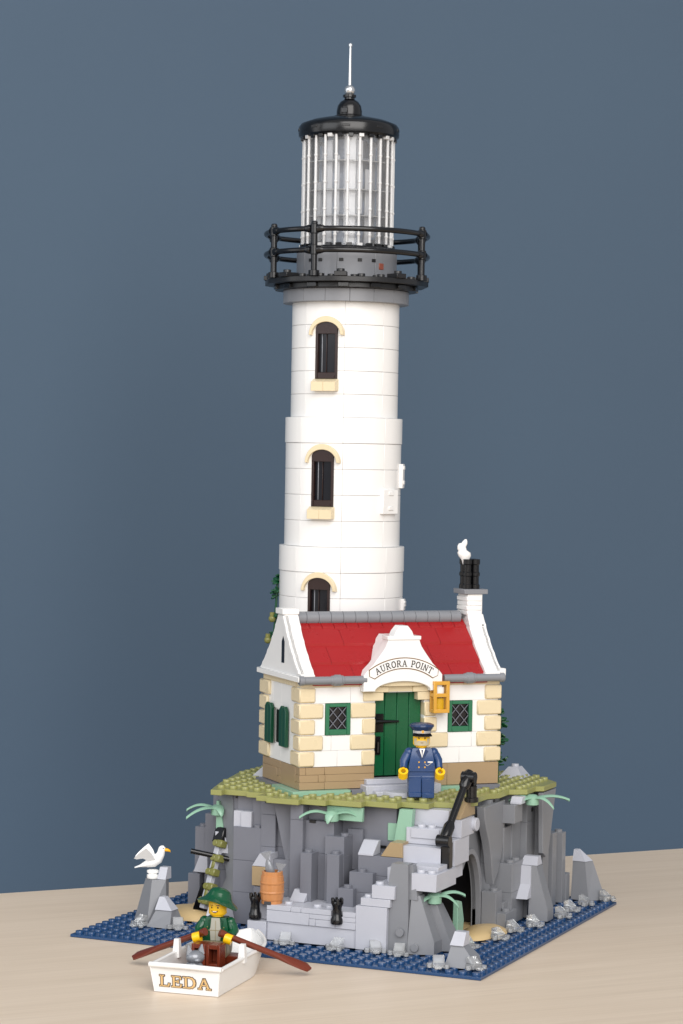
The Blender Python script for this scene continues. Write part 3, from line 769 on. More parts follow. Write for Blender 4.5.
for a in (-130, -90, 0, 45, 90, 135, 180):
    b = MB(); x, y = 6.35 * math.cos(R(a)), 6.35 * math.sin(R(a))
    b.lathe([(.42, 49.40), (.42, 49.80), (.24, 49.85), (.24, 51.0), (.33, 51.05), (.33, 51.7), (.24, 51.75), (.24, 52.6), (.33, 52.65), (.33, 53.3), (.24, 53.35), (.24, 53.5), (.16, 53.58)], 'black', 14, x, y)
    b.build('railing_post', rl)
b = MB()
for k in range(8): b.sector(3.0, 3.95, 49.42, 51.55, R(45 * k + 12) + .003, R(45 * k + 57) - .003, 'dgray2', 9, .03)
for a in (-112, -98, -73, -52, -35): 
    b.M = T(rz=R(a)); b.box(3.9, 4.0, -.17, .17, 50.70, 50.95, 'black2', .02)
    b.M = None
b.M = T(rz=R(-24)); b.box(3.85, 3.99, -.25, .25, 50.15, 50.65, plastic('rust_red_plastic', '8E4A36'), .04); b.M = None
b.build('drum', lh)
b = MB(); b.lathe([(2.6, 51.58), (3.98, 51.58), (4.0, 51.80), (3.9, 51.95), (2.6, 51.95)], 'black', 40)
for k in range(28):
    a = 2 * PI * k / 28; b.M = T(rz=a); b.box(3.35, 3.78, -.22, .22, 51.90, 52.18, 'black' if k % 4 else 'bar', .03); b.M = None
b.build('drum_rim', lh)
lan = MB(); lan.lathe([(3.46, 52.00), (3.46, 60.65)], 'glass', 48)
ln = lan.build('lantern_glass', lh)
b = MB()
NB = 24
for k in range(NB):
    a = 2 * PI * (k + .5) / NB; x, y = 3.54 * math.cos(a), 3.54 * math.sin(a)
    b.tube([(x, y, 52.00), (x, y, 60.65)], .115, 'bar', 10)
    for z in (52.80, 54.80, 56.90, 59.00): b.sphere((x * 1.0, y * 1.0, z), .16, 'bar', 10)
b.build('glass_bar', ln)
b = MB()
for z in (54.25, 56.25, 58.50):
    b.lathe([(3.4, z), (3.51, z), (3.51, z + .09), (3.4, z + .09)], 'spray', 48)
b.build('glass_seam', ln)
b = MB()
b.lathe([(1.3, 52.00), (1.75, 52.60), (1.85, 53.40), (1.6, 54.20), (1.95, 54.80), (2.0, 55.60), (1.6, 56.30), (2.0, 57.00), (1.9, 58.00), (1.45, 58.80), (1.45, 60.40)], 'lens', 32)
for z in (54.20, 56.30, 58.80): b.lathe([(1.5, z - .1), (2.15, z - .1), (2.15, z + .1), (1.5, z + .1)], 'lens', 32)
for a in range(0, 360, 60):
    b.M = T(rz=R(a)); b.box(1.9, 2.2, -.30, .30, 52.80, 60.30, 'bar', .05); b.M = None
for (a, r_, wd, z0, z1) in ((-100, 2.7, .30, 52.3, 60.2), (-84, 2.9, .2, 53.0, 59.0), (-63, 2.5, .42, 52.2, 60.5), (-48, 2.8, .22, 54.5, 60.2), (-30, 2.6, .30, 52.2, 58.0), (-12, 2.9, .2, 53.5, 60.4), (10, 2.6, .3, 52.4, 60.2), (-120, 2.8, .22, 52.4, 57.0), (-140, 2.6, .3, 53.4, 60.2)):  # added whitish slabs imitating bright streaks of refracted light
    b.M = T(rz=R(a)); b.box(r_ - .06, r_ + .06, -wd, wd, z0, z1, 'bar', .03); b.M = None
b.build('lens', lh)
b = MB(); b.cyl(0, 0, 51.95, 60.40, .95, 'white', 16); b.build('lens_core', lh)
b = MB()
b.lathe([(2.6, 60.55), (3.7, 60.55), (3.95, 60.75), (3.98, 61.00), (3.95, 61.45), (3.78, 61.68), (3.0, 61.98), (2.0, 62.2), (1.2, 62.3)], 'black', 56)
for k in range(28):
    a = 2 * PI * k / 28; b.M = T(rz=a); b.box(3.3, 3.78, -.2, .2, 60.35, 60.65, 'black' if k % 3 else 'bar', .03); b.M = None
for k in range(9):
    a = R(40 * k + 10); b.M = T(rz=a); b.box(3.9, 4.0, -.3, .3, 61.10, 61.30, 'black2', .02); b.M = None
rf = b.build('lantern_roof', lh)
b = MB(); b.lathe([(1.25, 62.2), (1.28, 62.36), (1.0, 62.48), (1.0, 62.8), (.92, 63.2), (.72, 63.5), (.48, 63.66), (.40, 63.72), (.40, 63.84), (.52, 63.88), (.52, 64.05), (.42, 64.1), (.3, 64.12), (0, 64.13)], 'black', 28)
b.box(-.28, .28, -1.04, -.7, 62.55, 62.95, 'black', .04); b.build('cupola', rf)
b = MB(); b.sphere((0, 0, 64.42), .44, 'silver', 18); b.lathe([(.14, 64.75), (.10, 67.8), (.16, 67.85), (.16, 68.05), (.1, 68.12), (0, 68.13)], 'silver', 12); b.build('spire', rf)

# ------------------------------------------------------------------ keeper's cottage
co = thing('cottage', 'white cottage with red roof and cream corner stones at the foot of the lighthouse', 'cottage', (HU, HV, 0), PI / 4)
Z0 = 10.8
b = MB()      # dark tan footing of bricks with tile joints
def course(b, a0, a1, y0, y1, z0, z1, cuts, mat):
    xs = [a0] + list(cuts) + [a1]
    for i in range(len(xs) - 1): b.box(xs[i] + .008, xs[i + 1] - .008, y0, y1, z0 + .006, z1 - .006, mat, .02)
course(b, 0, 6, 0, .9, Z0, Z0 + .55, (2.0, ), 'dtan'); course(b, 0, 6, 0, .9, Z0 + .55, Z0 + 1.1, (1.5, 2.05), 'dtan'); course(b, 0, 6, 0, .9, Z0 + 1.1, Z0 + 1.66, (.5, 2.0), 'dtan')
course(b, 10, 16.3, 0, .9, Z0, Z0 + 1.66, (11.0, 12.0, ), 'dtan')
b.box(0, .9, .92, 4.1, Z0, Z0 + 1.66, 'dtan', .02); b.box(0, .9, 4.12, 4.9, Z0, Z0 + .5, 'dtan', .02); b.box(0, .9, 4.12, 4.9, Z0 + .51, Z0 + 1.1, 'dtan', .02); b.box(0, .9, 4.12, 8, Z0 + 1.11, Z0 + 1.66, 'dtan', .02); b.box(0, .9, 4.92, 8, Z0, Z0 + 1.1, 'dtan', .02)
b.box(15.1, 16.3, .92, 8, Z0, Z0 + 1.66, 'dtan', .02); b.box(.9, 15.1, 7.1, 8, Z0, Z0 + 1.66, 'dtan', .02)
b.build('footing', co)
W0, W1 = Z0 + 1.68, 18.42
b = MB()
def wallrow(z0, z1, spans):
    for (a0, a1) in spans: b.box(a0 + .006, a1 - .006, .05, .9, z0 + .005, z1 - .005, 'white', .015)
wallrow(W0, W0 + 1.2, ((0, 3), (3, 6), (10, 13), (13, 16.2))); wallrow(W0 + 1.2, 14.82, ((0, 2.5), (2.5, 6), (10, 12), (12, 14), (14, 16)))
wallrow(14.82, 17.22, ((0, 1.98), (4.02, 6), (10, 12.0), (14.04, 16.2))); wallrow(17.22, W1, ((0, 4), (4, 6), (10, 16.2)))
b.box(6, 10, .05, .9, 17.95, W1, 'white', .015)
# left side wall with window gap behind shutters, back and right walls
b.box(.05, .9, .92, 4.2, W0, W1, 'white', .015); b.box(.05, .9, 4.2, 6.0, W0, 13.7, 'white', .015); b.box(.05, .9, 4.2, 6, 16.4, W1, 'white', .015); b.box(.05, .9, 6, 8, W0, W1, 'white', .015)
b.box(.15, .9, 4.2, 6, 13.7, 16.4, 'white', .015)
b.box(15.1, 16.2, .92, 8, W0, W1, 'white', .015); b.box(.9, 15.1, 7.1, 7.95, W0, W1, 'white', .015)
b.build('wall', co)
b = MB()      # cream band under the eaves
course(b, -.02, 16.28, -.06, .9, W1, W1 + .42, (2.6, 5.0, 10.6, 13.2), 'tan'); b.box(-.06, .9, .92, 8, W1, W1 + .42, 'tan', .02); b.box(15.1, 16.3, .92, 8, W1, W1 + .42, 'tan', .02)
b.box(-.1, .6, .3, 8, W1 + .44, W1 + .66, 'dtan', .02)
b.build('eaves_band', co)
# corner stones, each its own part
zq = [W0 + 1.19 * i for i in range(5)]
for i in range(5):
    z0, z1 = zq[i] + .05, zq[i] + 1.14
    wide = i in (1, 3)
    L_ = 2.0 if wide else 1.45
    S_ = 1.5 if not wide else 1.2
    jobs = [(-.14, L_ - .2 if wide else 1.15, -.14, S_ if wide else 1.75), (16.3 - (1.9 if wide else 1.25), 16.44, -.14, S_ if wide else 1.75), (-.16, 1.0, 6.9 if i % 2 else 6.5, 8.62)]
    for (a0, a1, b0, b1) in jobs:
        q = MB(); q.box(a0, a1, b0, b1, z0, z1, 'tan', .10); q.build('corner_stone', co)
for i in range(5):
    z0, z1 = zq[i] + .05, zq[i] + 1.14
    if i == 4: continue
    wide = i in (1, 3)
    for (a0, a1) in ((6 - (2.0 if wide else 1.05), 6.0), (10.0, 10 + (2.0 if wide else 1.05))):
        if i == 3 and a0 >= 10: a1 = 11.0
        q = MB(); q.box(a0, a1, -.12, .9, z0, z1, 'tan', .08); q.build('door_stone', co)
# stepped cream lintel
b = MB(); b.box(5.0, 6.6, -.14, .9, 17.35, 17.95, 'tan', .03); b.box(9.4, 11, -.14, .9, 17.35, 17.95, 'tan', .03); b.box(4.9, 7.0, -.16, .9, 17.97, 18.4, 'tan', .03); b.box(9.0, 11.1, -.16, .9, 17.97, 18.4, 'tan', .03); b.box(6.6, 9.4, .0, .9, 18.0, 18.6, 'tan', .03)
b.build('lintel', co)
# latticed windows
for a0 in (2.0, 12.02):
    fr = MB(); y0 = -.05; z0, z1 = 14.84, 17.2; a1 = a0 + 2
    fr.box(a0, a0 + .3, y0, .5, z0, z1, 'mgreen', .03); fr.box(a1 - .3, a1, y0, .5, z0, z1, 'mgreen', .03)
    fr.box(a0 + .3, a1 - .3, y0, .5, z1 - .26, z1, 'mgreen', .03); fr.box(a0 + .3, a1 - .3, y0, .5, z0, z0 + .42, 'mgreen', .03)
    f = fr.build('window', co)
    lt = MB(); xa, xb, za, zb = a0 + .3, a1 - .3, z0 + .42, z1 - .26
    stp = (xb - xa) / 1.9
    for sgn in (1, -1):
        for k in range(-4, 8):
            # clipped diagonals
            pts = []
            for s_ in range(0, 41):
                x = xa + (xb - xa) * s_ / 40; z = za + sgn * (x - (xa + xb) / 2) * 1.15 + k * stp * 1.15
                if za <= z <= zb: pts.append((x, .10, z))
            if len(pts) > 3: lt.tube([pts[0], pts[-1]], 0.036, 'dgray', 6)
    lt.build('lattice', f)
    p = MB(); p.box(xa - .1, xb + .1, .22, .26, za - .1, zb + .1, 'dglass', .005); p.build('pane', f)
# door
b = MB()
for k in range(4): b.box(6.02 + k * .99, 6.02 + (k + 1) * .99 - .03, .55, .9, 11.6, 17.95, 'green', .04)
dr = b.build('door', co)
for z in (13.0, 15.6):
    b = MB(); b.box(6.1, 6.9, .46, .58, z - .7, z + .7, 'black', .04) if z > 14 else b.box(6.1, 6.5, .46, .58, z - .5, z + .5, 'black', .04); b.tube([(6.2, .42, z + .1), (8.1, .42, z + .1)], [.18, .08], 'black', 8); b.build('hinge', dr) if z > 14 else None
b = MB(); b.box(6.2, 6.65, .4, .56, 13.2, 14.6, 'black', .04); b.tube([(6.4, .3, 13.4), (6.4, .3, 14.2)], .09, 'black', 8); b.build('handle', dr)
# steps at the door
b = MB(); b.box(4.9, 11.0, -1.2, .6, 10.42, 11.1, 'lgray', .04); b.box(5.2, 9.4, -.5, .6, 11.1, 11.5, 'lgray', .04); b.box(5.4, 10.4, -2.0, -1.2, 10.42, 10.75, 'lgray', .04)
b.cyl(7.5, -1.9, 10.42, 10.8, 1.6, 'lgray', 32); b.build('doorstep', co)
# roof
EZ, RZ = 18.98, 23.35
def roofz(y): return EZ + (y + .35) * (RZ - EZ) / 4.35
b = MB()
rows = [(-.35, .75), (.75, 2.05), (2.05, 3.3)]
for ri, (y0, y1) in enumerate(rows):
    cuts = [0.9, 4.2, 8.6, 12.2, 14.9] if ri != 1 else [0.9, 2.7, 6.4, 11.0, 14.9]
    for i in range(len(cuts) - 1):
        x0, x1 = cuts[i] + .01, cuts[i + 1] - .01
        zz0, zz1 = roofz(y0) + .10, roofz(y1) - .06
        b.prism([(y0, zz0 - .5), (y1 + .02, zz1 - .5), (y1 + .02, zz1), (y0 + .02, zz0 + .07), (y0, zz0 + .05)], x0, x1, 'red', 'yz', .015)
x = .9
while x < 14.6:
    x1 = min(14.9, x + 1.0)
    b.prism([(3.25, roofz(3.3) - .4), (4.0, roofz(3.75)), (4.0, roofz(3.75) + .05), (3.25, roofz(3.3) + .02)], x + .015, x1 - .015, 'red', 'yz', .02); x += 1.0
b.prism([(-.3, EZ - .4), (8.3, EZ - .4), (8.3, EZ), (4, RZ - .3), (-.3, EZ)], .9, 15.1, 'red', 'yz')
for (y0, y1) in ((8.35, 7.25), (7.25, 5.95), (5.95, 4.5)):
    zz0, zz1 = roofz(8 - y0) + .06, roofz(8 - y1) - .03
    b.prism([(y0, zz0 - .5), (y1 - .02, zz1 - .5), (y1 - .02, zz1), (y0, zz0 + .08)], .92, 14.9, 'red', 'yz', .015)
b.build('roof', co)
b = MB()
x = .75
while x < 14.3:
    x1 = min(14.6, x + 1.0); b.M = T(x + .012, 4, 23.32, ry=PI / 2); b.cyl(0, 0, 0, x1 - x - .024, .5, 'dgray2', 20, .03); x += 1.0
b.M = None; b.build('ridge', co)
# gutters: tube runs with collars
for (x0, x1, cx) in ((-.35, 5.0, 2.7), (11.35, 16.4, 13.5)):
    b = MB(); b.M = T(0, -.5, 18.98, ry=PI / 2)
    b.cyl(0, 0, x0, x1, .3, 'dgray2', 18); b.cyl(0, 0, cx - .5, cx + .5, .36, 'dgray2', 18, .06); b.cyl(0, 0, cx - .3, cx + .3, .43, 'dgray2', 18, .08); b.cyl(0, 0, x0 if x0 < 1 else x1 - .4, x0 + .4 if x0 < 1 else x1, .36, 'dgray2', 18, .06)
    b.M = None; b.build('gutter', co)
# gable walls with a smooth coping up each rake
def para(side):
    b = MB()
    a0, a1 = (-.15, .95) if side == 'left' else (14.9, 16.15)
    top = 23.55
    def slope_pt(k): return (8.25 - 3.5 * k - .30 * math.sin(k * PI), 19.45 + (top - 19.45) * k)
    n = 16
    right = [slope_pt(i / n) for i in range(n + 1)]
    # shallow steps where the curved bricks meet
    right = [(p[0] + (.09 if i % 4 == 1 else 0), p[1]) for i, p in enumerate(right)]
    left = [(8 - p[0], p[1]) for p in right][::-1]
    prof = [(-.45, 18.88), (8.45, 18.88), (8.45, 19.35)] + right + [(4.7, top), (4.7, top + .5), (3.3, top + .5), (3.3, top)] + left + [(-.45, 19.35)]
    b.prism(prof, a0, a1, 'white', 'yz', .03)
    if side == 'left':
        b.box(-.42, .9, -.55, 8.55, 18.86, 19.26, 'white', .03); b.box(-.34, 1.0, 3.22, 4.78, top + .1, top + .54, 'white', .03)
        cop = [(p[0] - .42, p[1] - .12) for p in left[::-1]]
        b.prism(left + [(p[0] + .5, p[1] - .05) for p in left[::-1]], a0 - .14, a0 + .3, 'white', 'yz', .03)
    else:
        b.box(14.8, 16.45, -.6, .25, 18.9, 19.32, 'white', .03); b.box(16.1, 16.55, -.55, .3, 19.05, 19.65, 'white', .05)
        b.prism(left + [(p[0] + .5, p[1] - .05) for p in left[::-1]], 15.9, a1 + .16, 'white', 'yz', .03)
    return b.build('gable_wall', co)
gl = para('left'); para('right')
b = MB(); b.prism([(3.2, 20.0), (3.8, 20.0), (3.8, 21.6), (3.5, 22.0), (3.2, 21.6)], -.17, .2, 'dglass', 'yz', 0); b.build('slit_window', gl)
# shutters on the side wall
for (y0, y1) in ((2.35, 3.75), (5.5, 6.9)):
    b = MB(); n = 8; zt = 16.3
    for q in (0, 1):
        c0 = y0 + .02 + q * (y1 - y0) / 2; c1 = c0 + (y1 - y0) / 2 - .03
        pr = [(c0, 13.7), (c1, 13.7), (c1, zt + (.15 if q else .3)), ((c0 + c1) / 2, zt + .45), (c0, zt + (.3 if q else .1))]
        b.prism(pr, -.32, -.02, 'shutter', 'yz', .04)
    b.build('shutter', co)
b = MB(); b.box(.1, .2, 3.9, 5.4, 13.8, 16.3, 'dglass', .01); b.build('side_window', co)
# door gable with sign
gb = MB(); GX = -.22; gb.M = T(GX)
cx, zb_, = 8.15, 18.35
pr = [(4.95, 18.1), (5.9, 18.1)]
n = 16
for i in range(1, n):
    an = PI * i / n; pr.append((cx - 2.3 * math.cos(an), 18.05 + .78 * math.sin(an)))
pr += [(10.4, 18.1), (11.35, 18.1), (11.35, 19.3), (11.1, 19.6), (10.55, 20.15), (9.95, 20.95), (9.6, 21.45), (9.45, 21.85), (9.45, 22.2), (8.95, 22.25), (8.8, 22.6), (8.45, 23.0), (7.85, 23.0), (7.5, 22.6), (7.35, 22.25), (6.85, 22.2), (6.85, 21.85), (6.7, 21.45), (6.35, 20.95), (5.75, 20.15), (5.2, 19.6), (4.95, 19.3)]
gb.prism(pr, -.75, .35, 'white', 'xz', .04)
gb.prism([(5.4, 19.2), (10.9, 19.2), (8.9, 22.2), (7.4, 22.2)], .3, 2.4, 'white', 'xz', .02)
gb.box(6.78, 9.52, -.83, .35, 21.95, 22.24, 'white', .03)
gb.prism([(5.95, 18.45), (10.35, 18.45), (10.35, 19.4), (5.95, 19.4)], -.45, .5, 'tan', 'xz', .02)
gb.M = None
gab = gb.build('door_gable', co)
# curved name plate: arc band with border
PLX, PLZ, PR = 7.95, 15.72, 4.45         # centre of the arc
def arcband(r0, r1, a0, a1, d0, d1, mat, n=24, cap=0):
    out = [(PLX + r1 * math.cos(a0 + (a1 - a0) * i / n), PLZ + r1 * math.sin(a0 + (a1 - a0) * i / n)) for i in range(n + 1)]
    inn = [(PLX + r0 * math.cos(a0 + (a1 - a0) * i / n), PLZ + r0 * math.sin(a0 + (a1 - a0) * i / n)) for i in range(n + 1)]
    if cap:   # notched ends
        rm = (r0 + r1) / 2; e0 = a0 - cap; e1 = a1 + cap
        out = [(PLX + rm * math.cos(e0), PLZ + rm * math.sin(e0))] + out + [(PLX + rm * math.cos(e1), PLZ + rm * math.sin(e1))]
    b = MB(); b.prism(out + inn[::-1], d0, d1, mat, 'xz', 0); return b
GOLDP = plastic('gold_print', '6E4E22', .35); INK = plastic('black_print', '2A2622', .4)
A0, A1 = R(54.5), R(125.5)
arcband(PR - .40, PR + .46, A0, A1, -.775, -.70, GOLDP, 28, .055).build('sign_border', gab)
arcband(PR - .33, PR + .39, A0 + .006, A1 - .006, -.795, -.72, 'white', 28, .05).build('sign_plate', gab)

# stroke letters with serifs: strokes are (points, width)
def glyph(ch):
    tn, tk = .07, .15
    S = {
        'L': [([(.15, 0), (.15, 1)], tk), ([(.0, 0), (.62, 0), ], tn), ([(.62, 0), (.66, .28)], tn), ([(0, 1), (.32, 1)], tn)],
        'E': [([(.15, 0), (.15, 1)], tk), ([(0, 0), (.62, 0)], tn), ([(.62, 0), (.66, .28)], tn), ([(0, 1), (.6, 1)], tn), ([(.6, 1), (.62, .75)], tn), ([(.15, .52), (.45, .52)], tn), ([(.45, .38), (.45, .66)], tn)],
        'D': [([(.15, 0), (.15, 1)], tk), ([(0, 0), (.4, 0), (.58, .08)], tn), ([(0, 1), (.4, 1), (.58, .92)], tn), ([(.58, .06), (.72, .25), (.76, .5), (.72, .75), (.58, .94)], tk)],
        'A': [([(.12, 0), (.42, 1)], tn), ([(.42, 1), (.74, 0)], tk), ([(.24, .36), (.62, .36)], tn), ([(0, 0), (.26, 0)], tn), ([(.58, 0), (.9, 0)], tn)],
        'U': [([(.15, 1), (.15, .3), (.25, .08), (.42, 0)], tk), ([(.42, 0), (.6, .08), (.68, .3), (.68, 1)], tn), ([(0, 1), (.32, 1)], tn), ([(.55, 1), (.82, 1)], tn)],
        'R': [([(.15, 0), (.15, 1)], tk), ([(0, 0), (.32, 0)], tn), ([(0, 1), (.42, 1)], tn), ([(.42, 1), (.58, .9), (.62, .75), (.56, .6), (.42, .52)], tk), ([(.15, .5), (.42, .5)], tn), ([(.4, .5), (.72, 0)], tk), ([(.66, 0), (.84, 0)], tn)],
        'O': [([(.42, 0), (.2, .1), (.1, .35), (.1, .65), (.2, .9), (.42, 1)], tk), ([(.42, 1), (.64, .9), (.74, .65), (.74, .35), (.64, .1), (.42, 0)], tk)],
        'P': [([(.15, 0), (.15, 1)], tk), ([(0, 0), (.32, 0)], tn), ([(0, 1), (.42, 1)], tn), ([(.42, 1), (.58, .9), (.62, .73), (.56, .56), (.42, .47)], tk), ([(.15, .46), (.42, .46)], tn)],
        'I': [([(.16, 0), (.16, 1)], tk), ([(0, 0), (.32, 0)], tn), ([(0, 1), (.32, 1)], tn)],
        'N': [([(.14, 0), (.14, 1)], tn), ([(.12, 1), (.7, 0)], tk), ([(.7, 0), (.7, 1)], tn), ([(0, 0), (.28, 0)], tn), ([(.56, 1), (.84, 1)], tn)],
        'T': [([(.4, 0), (.4, 1)], tk), ([(.05, 1), (.75, 1)], tn), ([(.05, 1), (.02, .75)], tn), ([(.75, 1), (.78, .75)], tn), ([(.24, 0), (.56, 0)], tn)],
    }
    W = {'L': .68, 'E': .68, 'D': .84, 'A': .9, 'U': .84, 'R': .84, 'O': .84, 'P': .68, 'I': .32, 'N': .84, 'T': .8, ' ': .45}
    return S.get(ch, []), W[ch]
def strokes(b, ch, fn, d0, d1, mat, grow=0.0, minw=0.0):
    """each stroke becomes a thin bar; fn maps glyph x,z to the plate"""
    for pts, wd in glyph(ch)[0]:
        wd = max(wd, minw) + grow * 2
        for i in range(len(pts) - 1):
            p = Vector(pts[i]); q = Vector(pts[i + 1]); dr_ = (q - p).normalized(); nr = Vector((-dr_.y, dr_.x)) * wd / 2
            ex = dr_ * (wd / 2 if len(pts) > 2 else grow + .01)
            quad = [p - ex - nr, q + ex - nr, q + ex + nr, p - ex + nr]
            b.prism([fn(*c_) for c_ in quad], d0 + .0007 * i, d1, mat, 'xz')
b = MB()
txt = "AURORA POINT"; H_ = .45; sp_ = .15
tot = sum(glyph(c_)[1] + sp_ for c_ in txt) - sp_
ang = PI / 2 + tot * H_ / 2 / (PR)
for c_ in txt:
    wdt = glyph(c_)[1]
    a_c = ang - (wdt / 2) * H_ / PR
    def fn(x, z, a_c=a_c, wdt=wdt):
        lx = (x - wdt / 2) * H_; lz = (z - .5) * H_
        return (PLX + (PR + .02) * math.cos(a_c) + lx * math.sin(a_c) + lz * math.cos(a_c), PLZ + (PR + .02) * math.sin(a_c) - lx * math.cos(a_c) + lz * math.sin(a_c))
    strokes(b, c_, fn, -.815, -.79, INK, 0, .11)
    ang -= (wdt + sp_) * H_ / PR
b.build('sign_lettering', gab)
# chimney on the right gable
b = MB()
z = 23.6; k = 0
b.prism([(2.6, 22.6), (5.4, 22.6), (4.9, 23.6), (4.9, 25.1), (3.1, 25.1), (3.1, 23.6)], 14.9, 16.15, 'white', 'yz', .03)
for i in range(4):
    zc = 23.5 + i * .36; b.box(14.85 - .04 * (i % 2), 16.1, 3.05, 4.95, zc, zc + .34, 'white', .04)
ch = b.build('chimney', co)
b = MB(); b.box(14.55, 16.55, 2.95, 5.05, 25.12, 25.5, 'dgray2', .03); b.build('chimney_cap', ch)
b = MB()
pz = 25.51
for (x, y) in ((15.1, 3.65), (15.75, 3.65), (15.1, 4.35), (15.75, 4.35)):
    b.lathe([(.36, pz), (.36, pz + .3), (.29, pz + .38), (.29, pz + .95), (.36, pz + 1.02), (.36, pz + 1.25), (.29, pz + 1.32), (.29, pz + 1.85), (.36, pz + 1.92), (.36, pz + 2.3), (.24, pz + 2.3), (.24, pz + 1.9), (0, pz + 1.9)], 'black', 16, x, y)
b.build('chimney_pot', ch)

# white puff of smoke on the chimney pot
b = MB()
b.loft([[(.22 * s * math.cos(2 * PI * i / 10) * 1.2 + dx, .2 * s * math.sin(2 * PI * i / 10), z) for i in range(10)] for (s, dx, z) in ((.8, 0, -.3), (1.1, 0, .0), (1.9, -.06, .35), (2.0, -.12, .6), (1.2, -.22, .8), (1.25, -.3, 1.05), (1.0, -.12, 1.3), (.7, -.05, 1.5), (.3, .0, 1.65))], 'white')
b.sphere((-.42, 0, 1.0), .3, 'white', 10, (.8, .7, 1.2))
o = b.build('smoke_puff', None, 60)
p = Vector((HU, HV, 0)) + Vector(((15.0 - 3.9) * a45, (15.0 + 3.9) * a45, 27.7)); o.location = p * U; o.rotation_euler = (0, 0, PI / 4 - .3)
tag(o, 'white plastic puff of smoke rising from the black chimney pots', 'smoke')

# golden lantern hanging by the door
lt = thing('wall_lantern', 'golden box lantern hanging on the cottage wall right of the door', 'lantern', (HU + (11.0 + .6) * a45, HV + (11.0 - .6) * a45, 16.4), PI / 4, scale=(.95, .58, 1))
b = MB(); s = .55
for (x, y) in ((-s, -s), (s, -s), (s, s), (-s, s)): b.box(x - .14, x + .14, y - .14, y + .14, 0, 2.4, 'gold', .03)
for z in (0, 1.2, 2.12): 
    for sg in (-1, 1): b.box(-s, s, sg * s - .15, sg * s + .15, z, z + .28, 'gold', .03); b.box(sg * s - .15, sg * s + .15, -s, s, z + .001, z + .279, 'gold', .03)
b.box(-s, s, -s, s, 2.25, 2.38, 'gold', .02); b.box(-.2, .2, s, s + .9, 2.0, 2.3, 'gold', .03)
b.build('frame', lt)
b = MB(); b.cyl(0, 0, .1, 1.1, .38, plastic('amber_clear', 'C79A14', .1), 16); b.build('lamp', lt)
b = MB(); b.cyl(0, 0, 1.4, 1.95, .36, 'white', 16); b.build('bulb', lt)

# ------------------------------------------------------------------ toy figures
def cpatch(b, r, a0, a1, z0, z1, mat, dr=.012, seg=6, c=(0, 0)):
    vs = []; fs = []
    for i in range(seg + 1):
        a = a0 + (a1 - a0) * i / seg
        for z in (z0, z1):
            for rr in (r - .01, r + dr): vs.append((c[0] + rr * math.cos(a), c[1] + rr * math.sin(a), z))
    for i in range(seg):
        k = i * 4; n_ = k + 4
        fs += [[k + 1, n_ + 1, n_ + 3, k + 3], [k, k + 2, n_ + 2, n_], [k, n_, n_ + 1, k + 1], [k + 2, k + 3, n_ + 3, n_ + 2]]
    fs += [[0, 1, 3, 2], [seg * 4, seg * 4 + 2, seg * 4 + 3, seg * 4 + 1]]
    b.add(vs, fs, mat)
FR = -PI / 2                      # figures face local -y
def head_mesh(t, z, tilt=0.0, face='smile'):
    b = MB(); r = .63
    b.M = T(0, 0, z, rz=tilt)
    b.lathe([(.42, -.08), (.42, 0), (.55, .03), (r, .14), (r, .86), (.55, .98), (.36, 1.0), (.30, 1.0), (.30, 1.2)], 'yellow', 28)
    for sg in (-1, 1):
        cpatch(b, r, FR + sg * .36 - .07, FR + sg * .36 + .07, .52, .64, 'black')
        cpatch(b, r, FR + sg * .38 - .17, FR + sg * .38 + .15, .70, .75, 'lip', .012)
    if face == 'smile':
        cpatch(b, r, FR - .30, FR + .30, .26, .34, 'lip', .012, 8); cpatch(b, r, FR - .22, FR + .22, .285, .335, 'mouth', .02, 8); cpatch(b, r, FR - .17, FR + .17, .21, .262, 'lip', .012)
        for sg in (-1, 1): cpatch(b, r, FR + sg * .34 - .04, FR + sg * .34 + .04, .31, .38, 'lip', .012)
    else:
        cpatch(b, r, FR - 1.0, FR + 1.0, .08, .30, 'beard', .012, 12); cpatch(b, r, FR - .55, FR + .55, .28, .42, 'beard', .014, 10); cpatch(b, r, FR - .16, FR + .16, .25, .29, 'lip', .02)
        for sg in (-1, 1): cpatch(b, r, FR + sg * .85 - .22, FR + sg * .85 + .22, .25, .55, 'beard', .012)
        cpatch(b, r, FR - .62, FR + .62, .74, .80, 'beard', .012, 8)
    b.M = None
    return b.build('head', t)
def arm(t, side, sh, el, wr, mat, hold=None):
    b = MB(); b.tube([Vector(sh), Vector(sh) * .6 + Vector(el) * .4, Vector(el), Vector(el) * .35 + Vector(wr) * .65, Vector(wr)], [.30, .36, .34, .29, .27], mat, 14)
    b.sphere(sh, .36, mat, 14); return b.build('arm', t)
def hand(t, at, d, up_=(0, 0, 1), mat='yellow'):
    """clip hand: short wrist and an open C-shaped grip with its own thumb side"""
    d = Vector(d).normalized(); u_ = Vector(up_); u_ = (u_ - d * u_.dot(d)).normalized(); s_ = d.cross(u_)
    at = Vector(at); c = at + d * .52
    b = MB(); b.tube([at - d * .12, at + d * .2], .17, mat, 10)
    n = 14; rings = []
    for i in range(n + 1):
        a = R(200) - R(320) * i / n + R(0)
        a = R(180 + 150) - R(300) * i / n
        q = d * -math.cos(a - R(180)) * -1 + s_ * math.sin(a - R(180))
        ring = []
        for (rr, h) in ((.20, -.26), (.36, -.26), (.36, .26), (.20, .26)): ring.append(tuple(c + q * rr + u_ * h))
        rings.append(ring)
    b.loft(rings, mat); return b.build('hand', t)
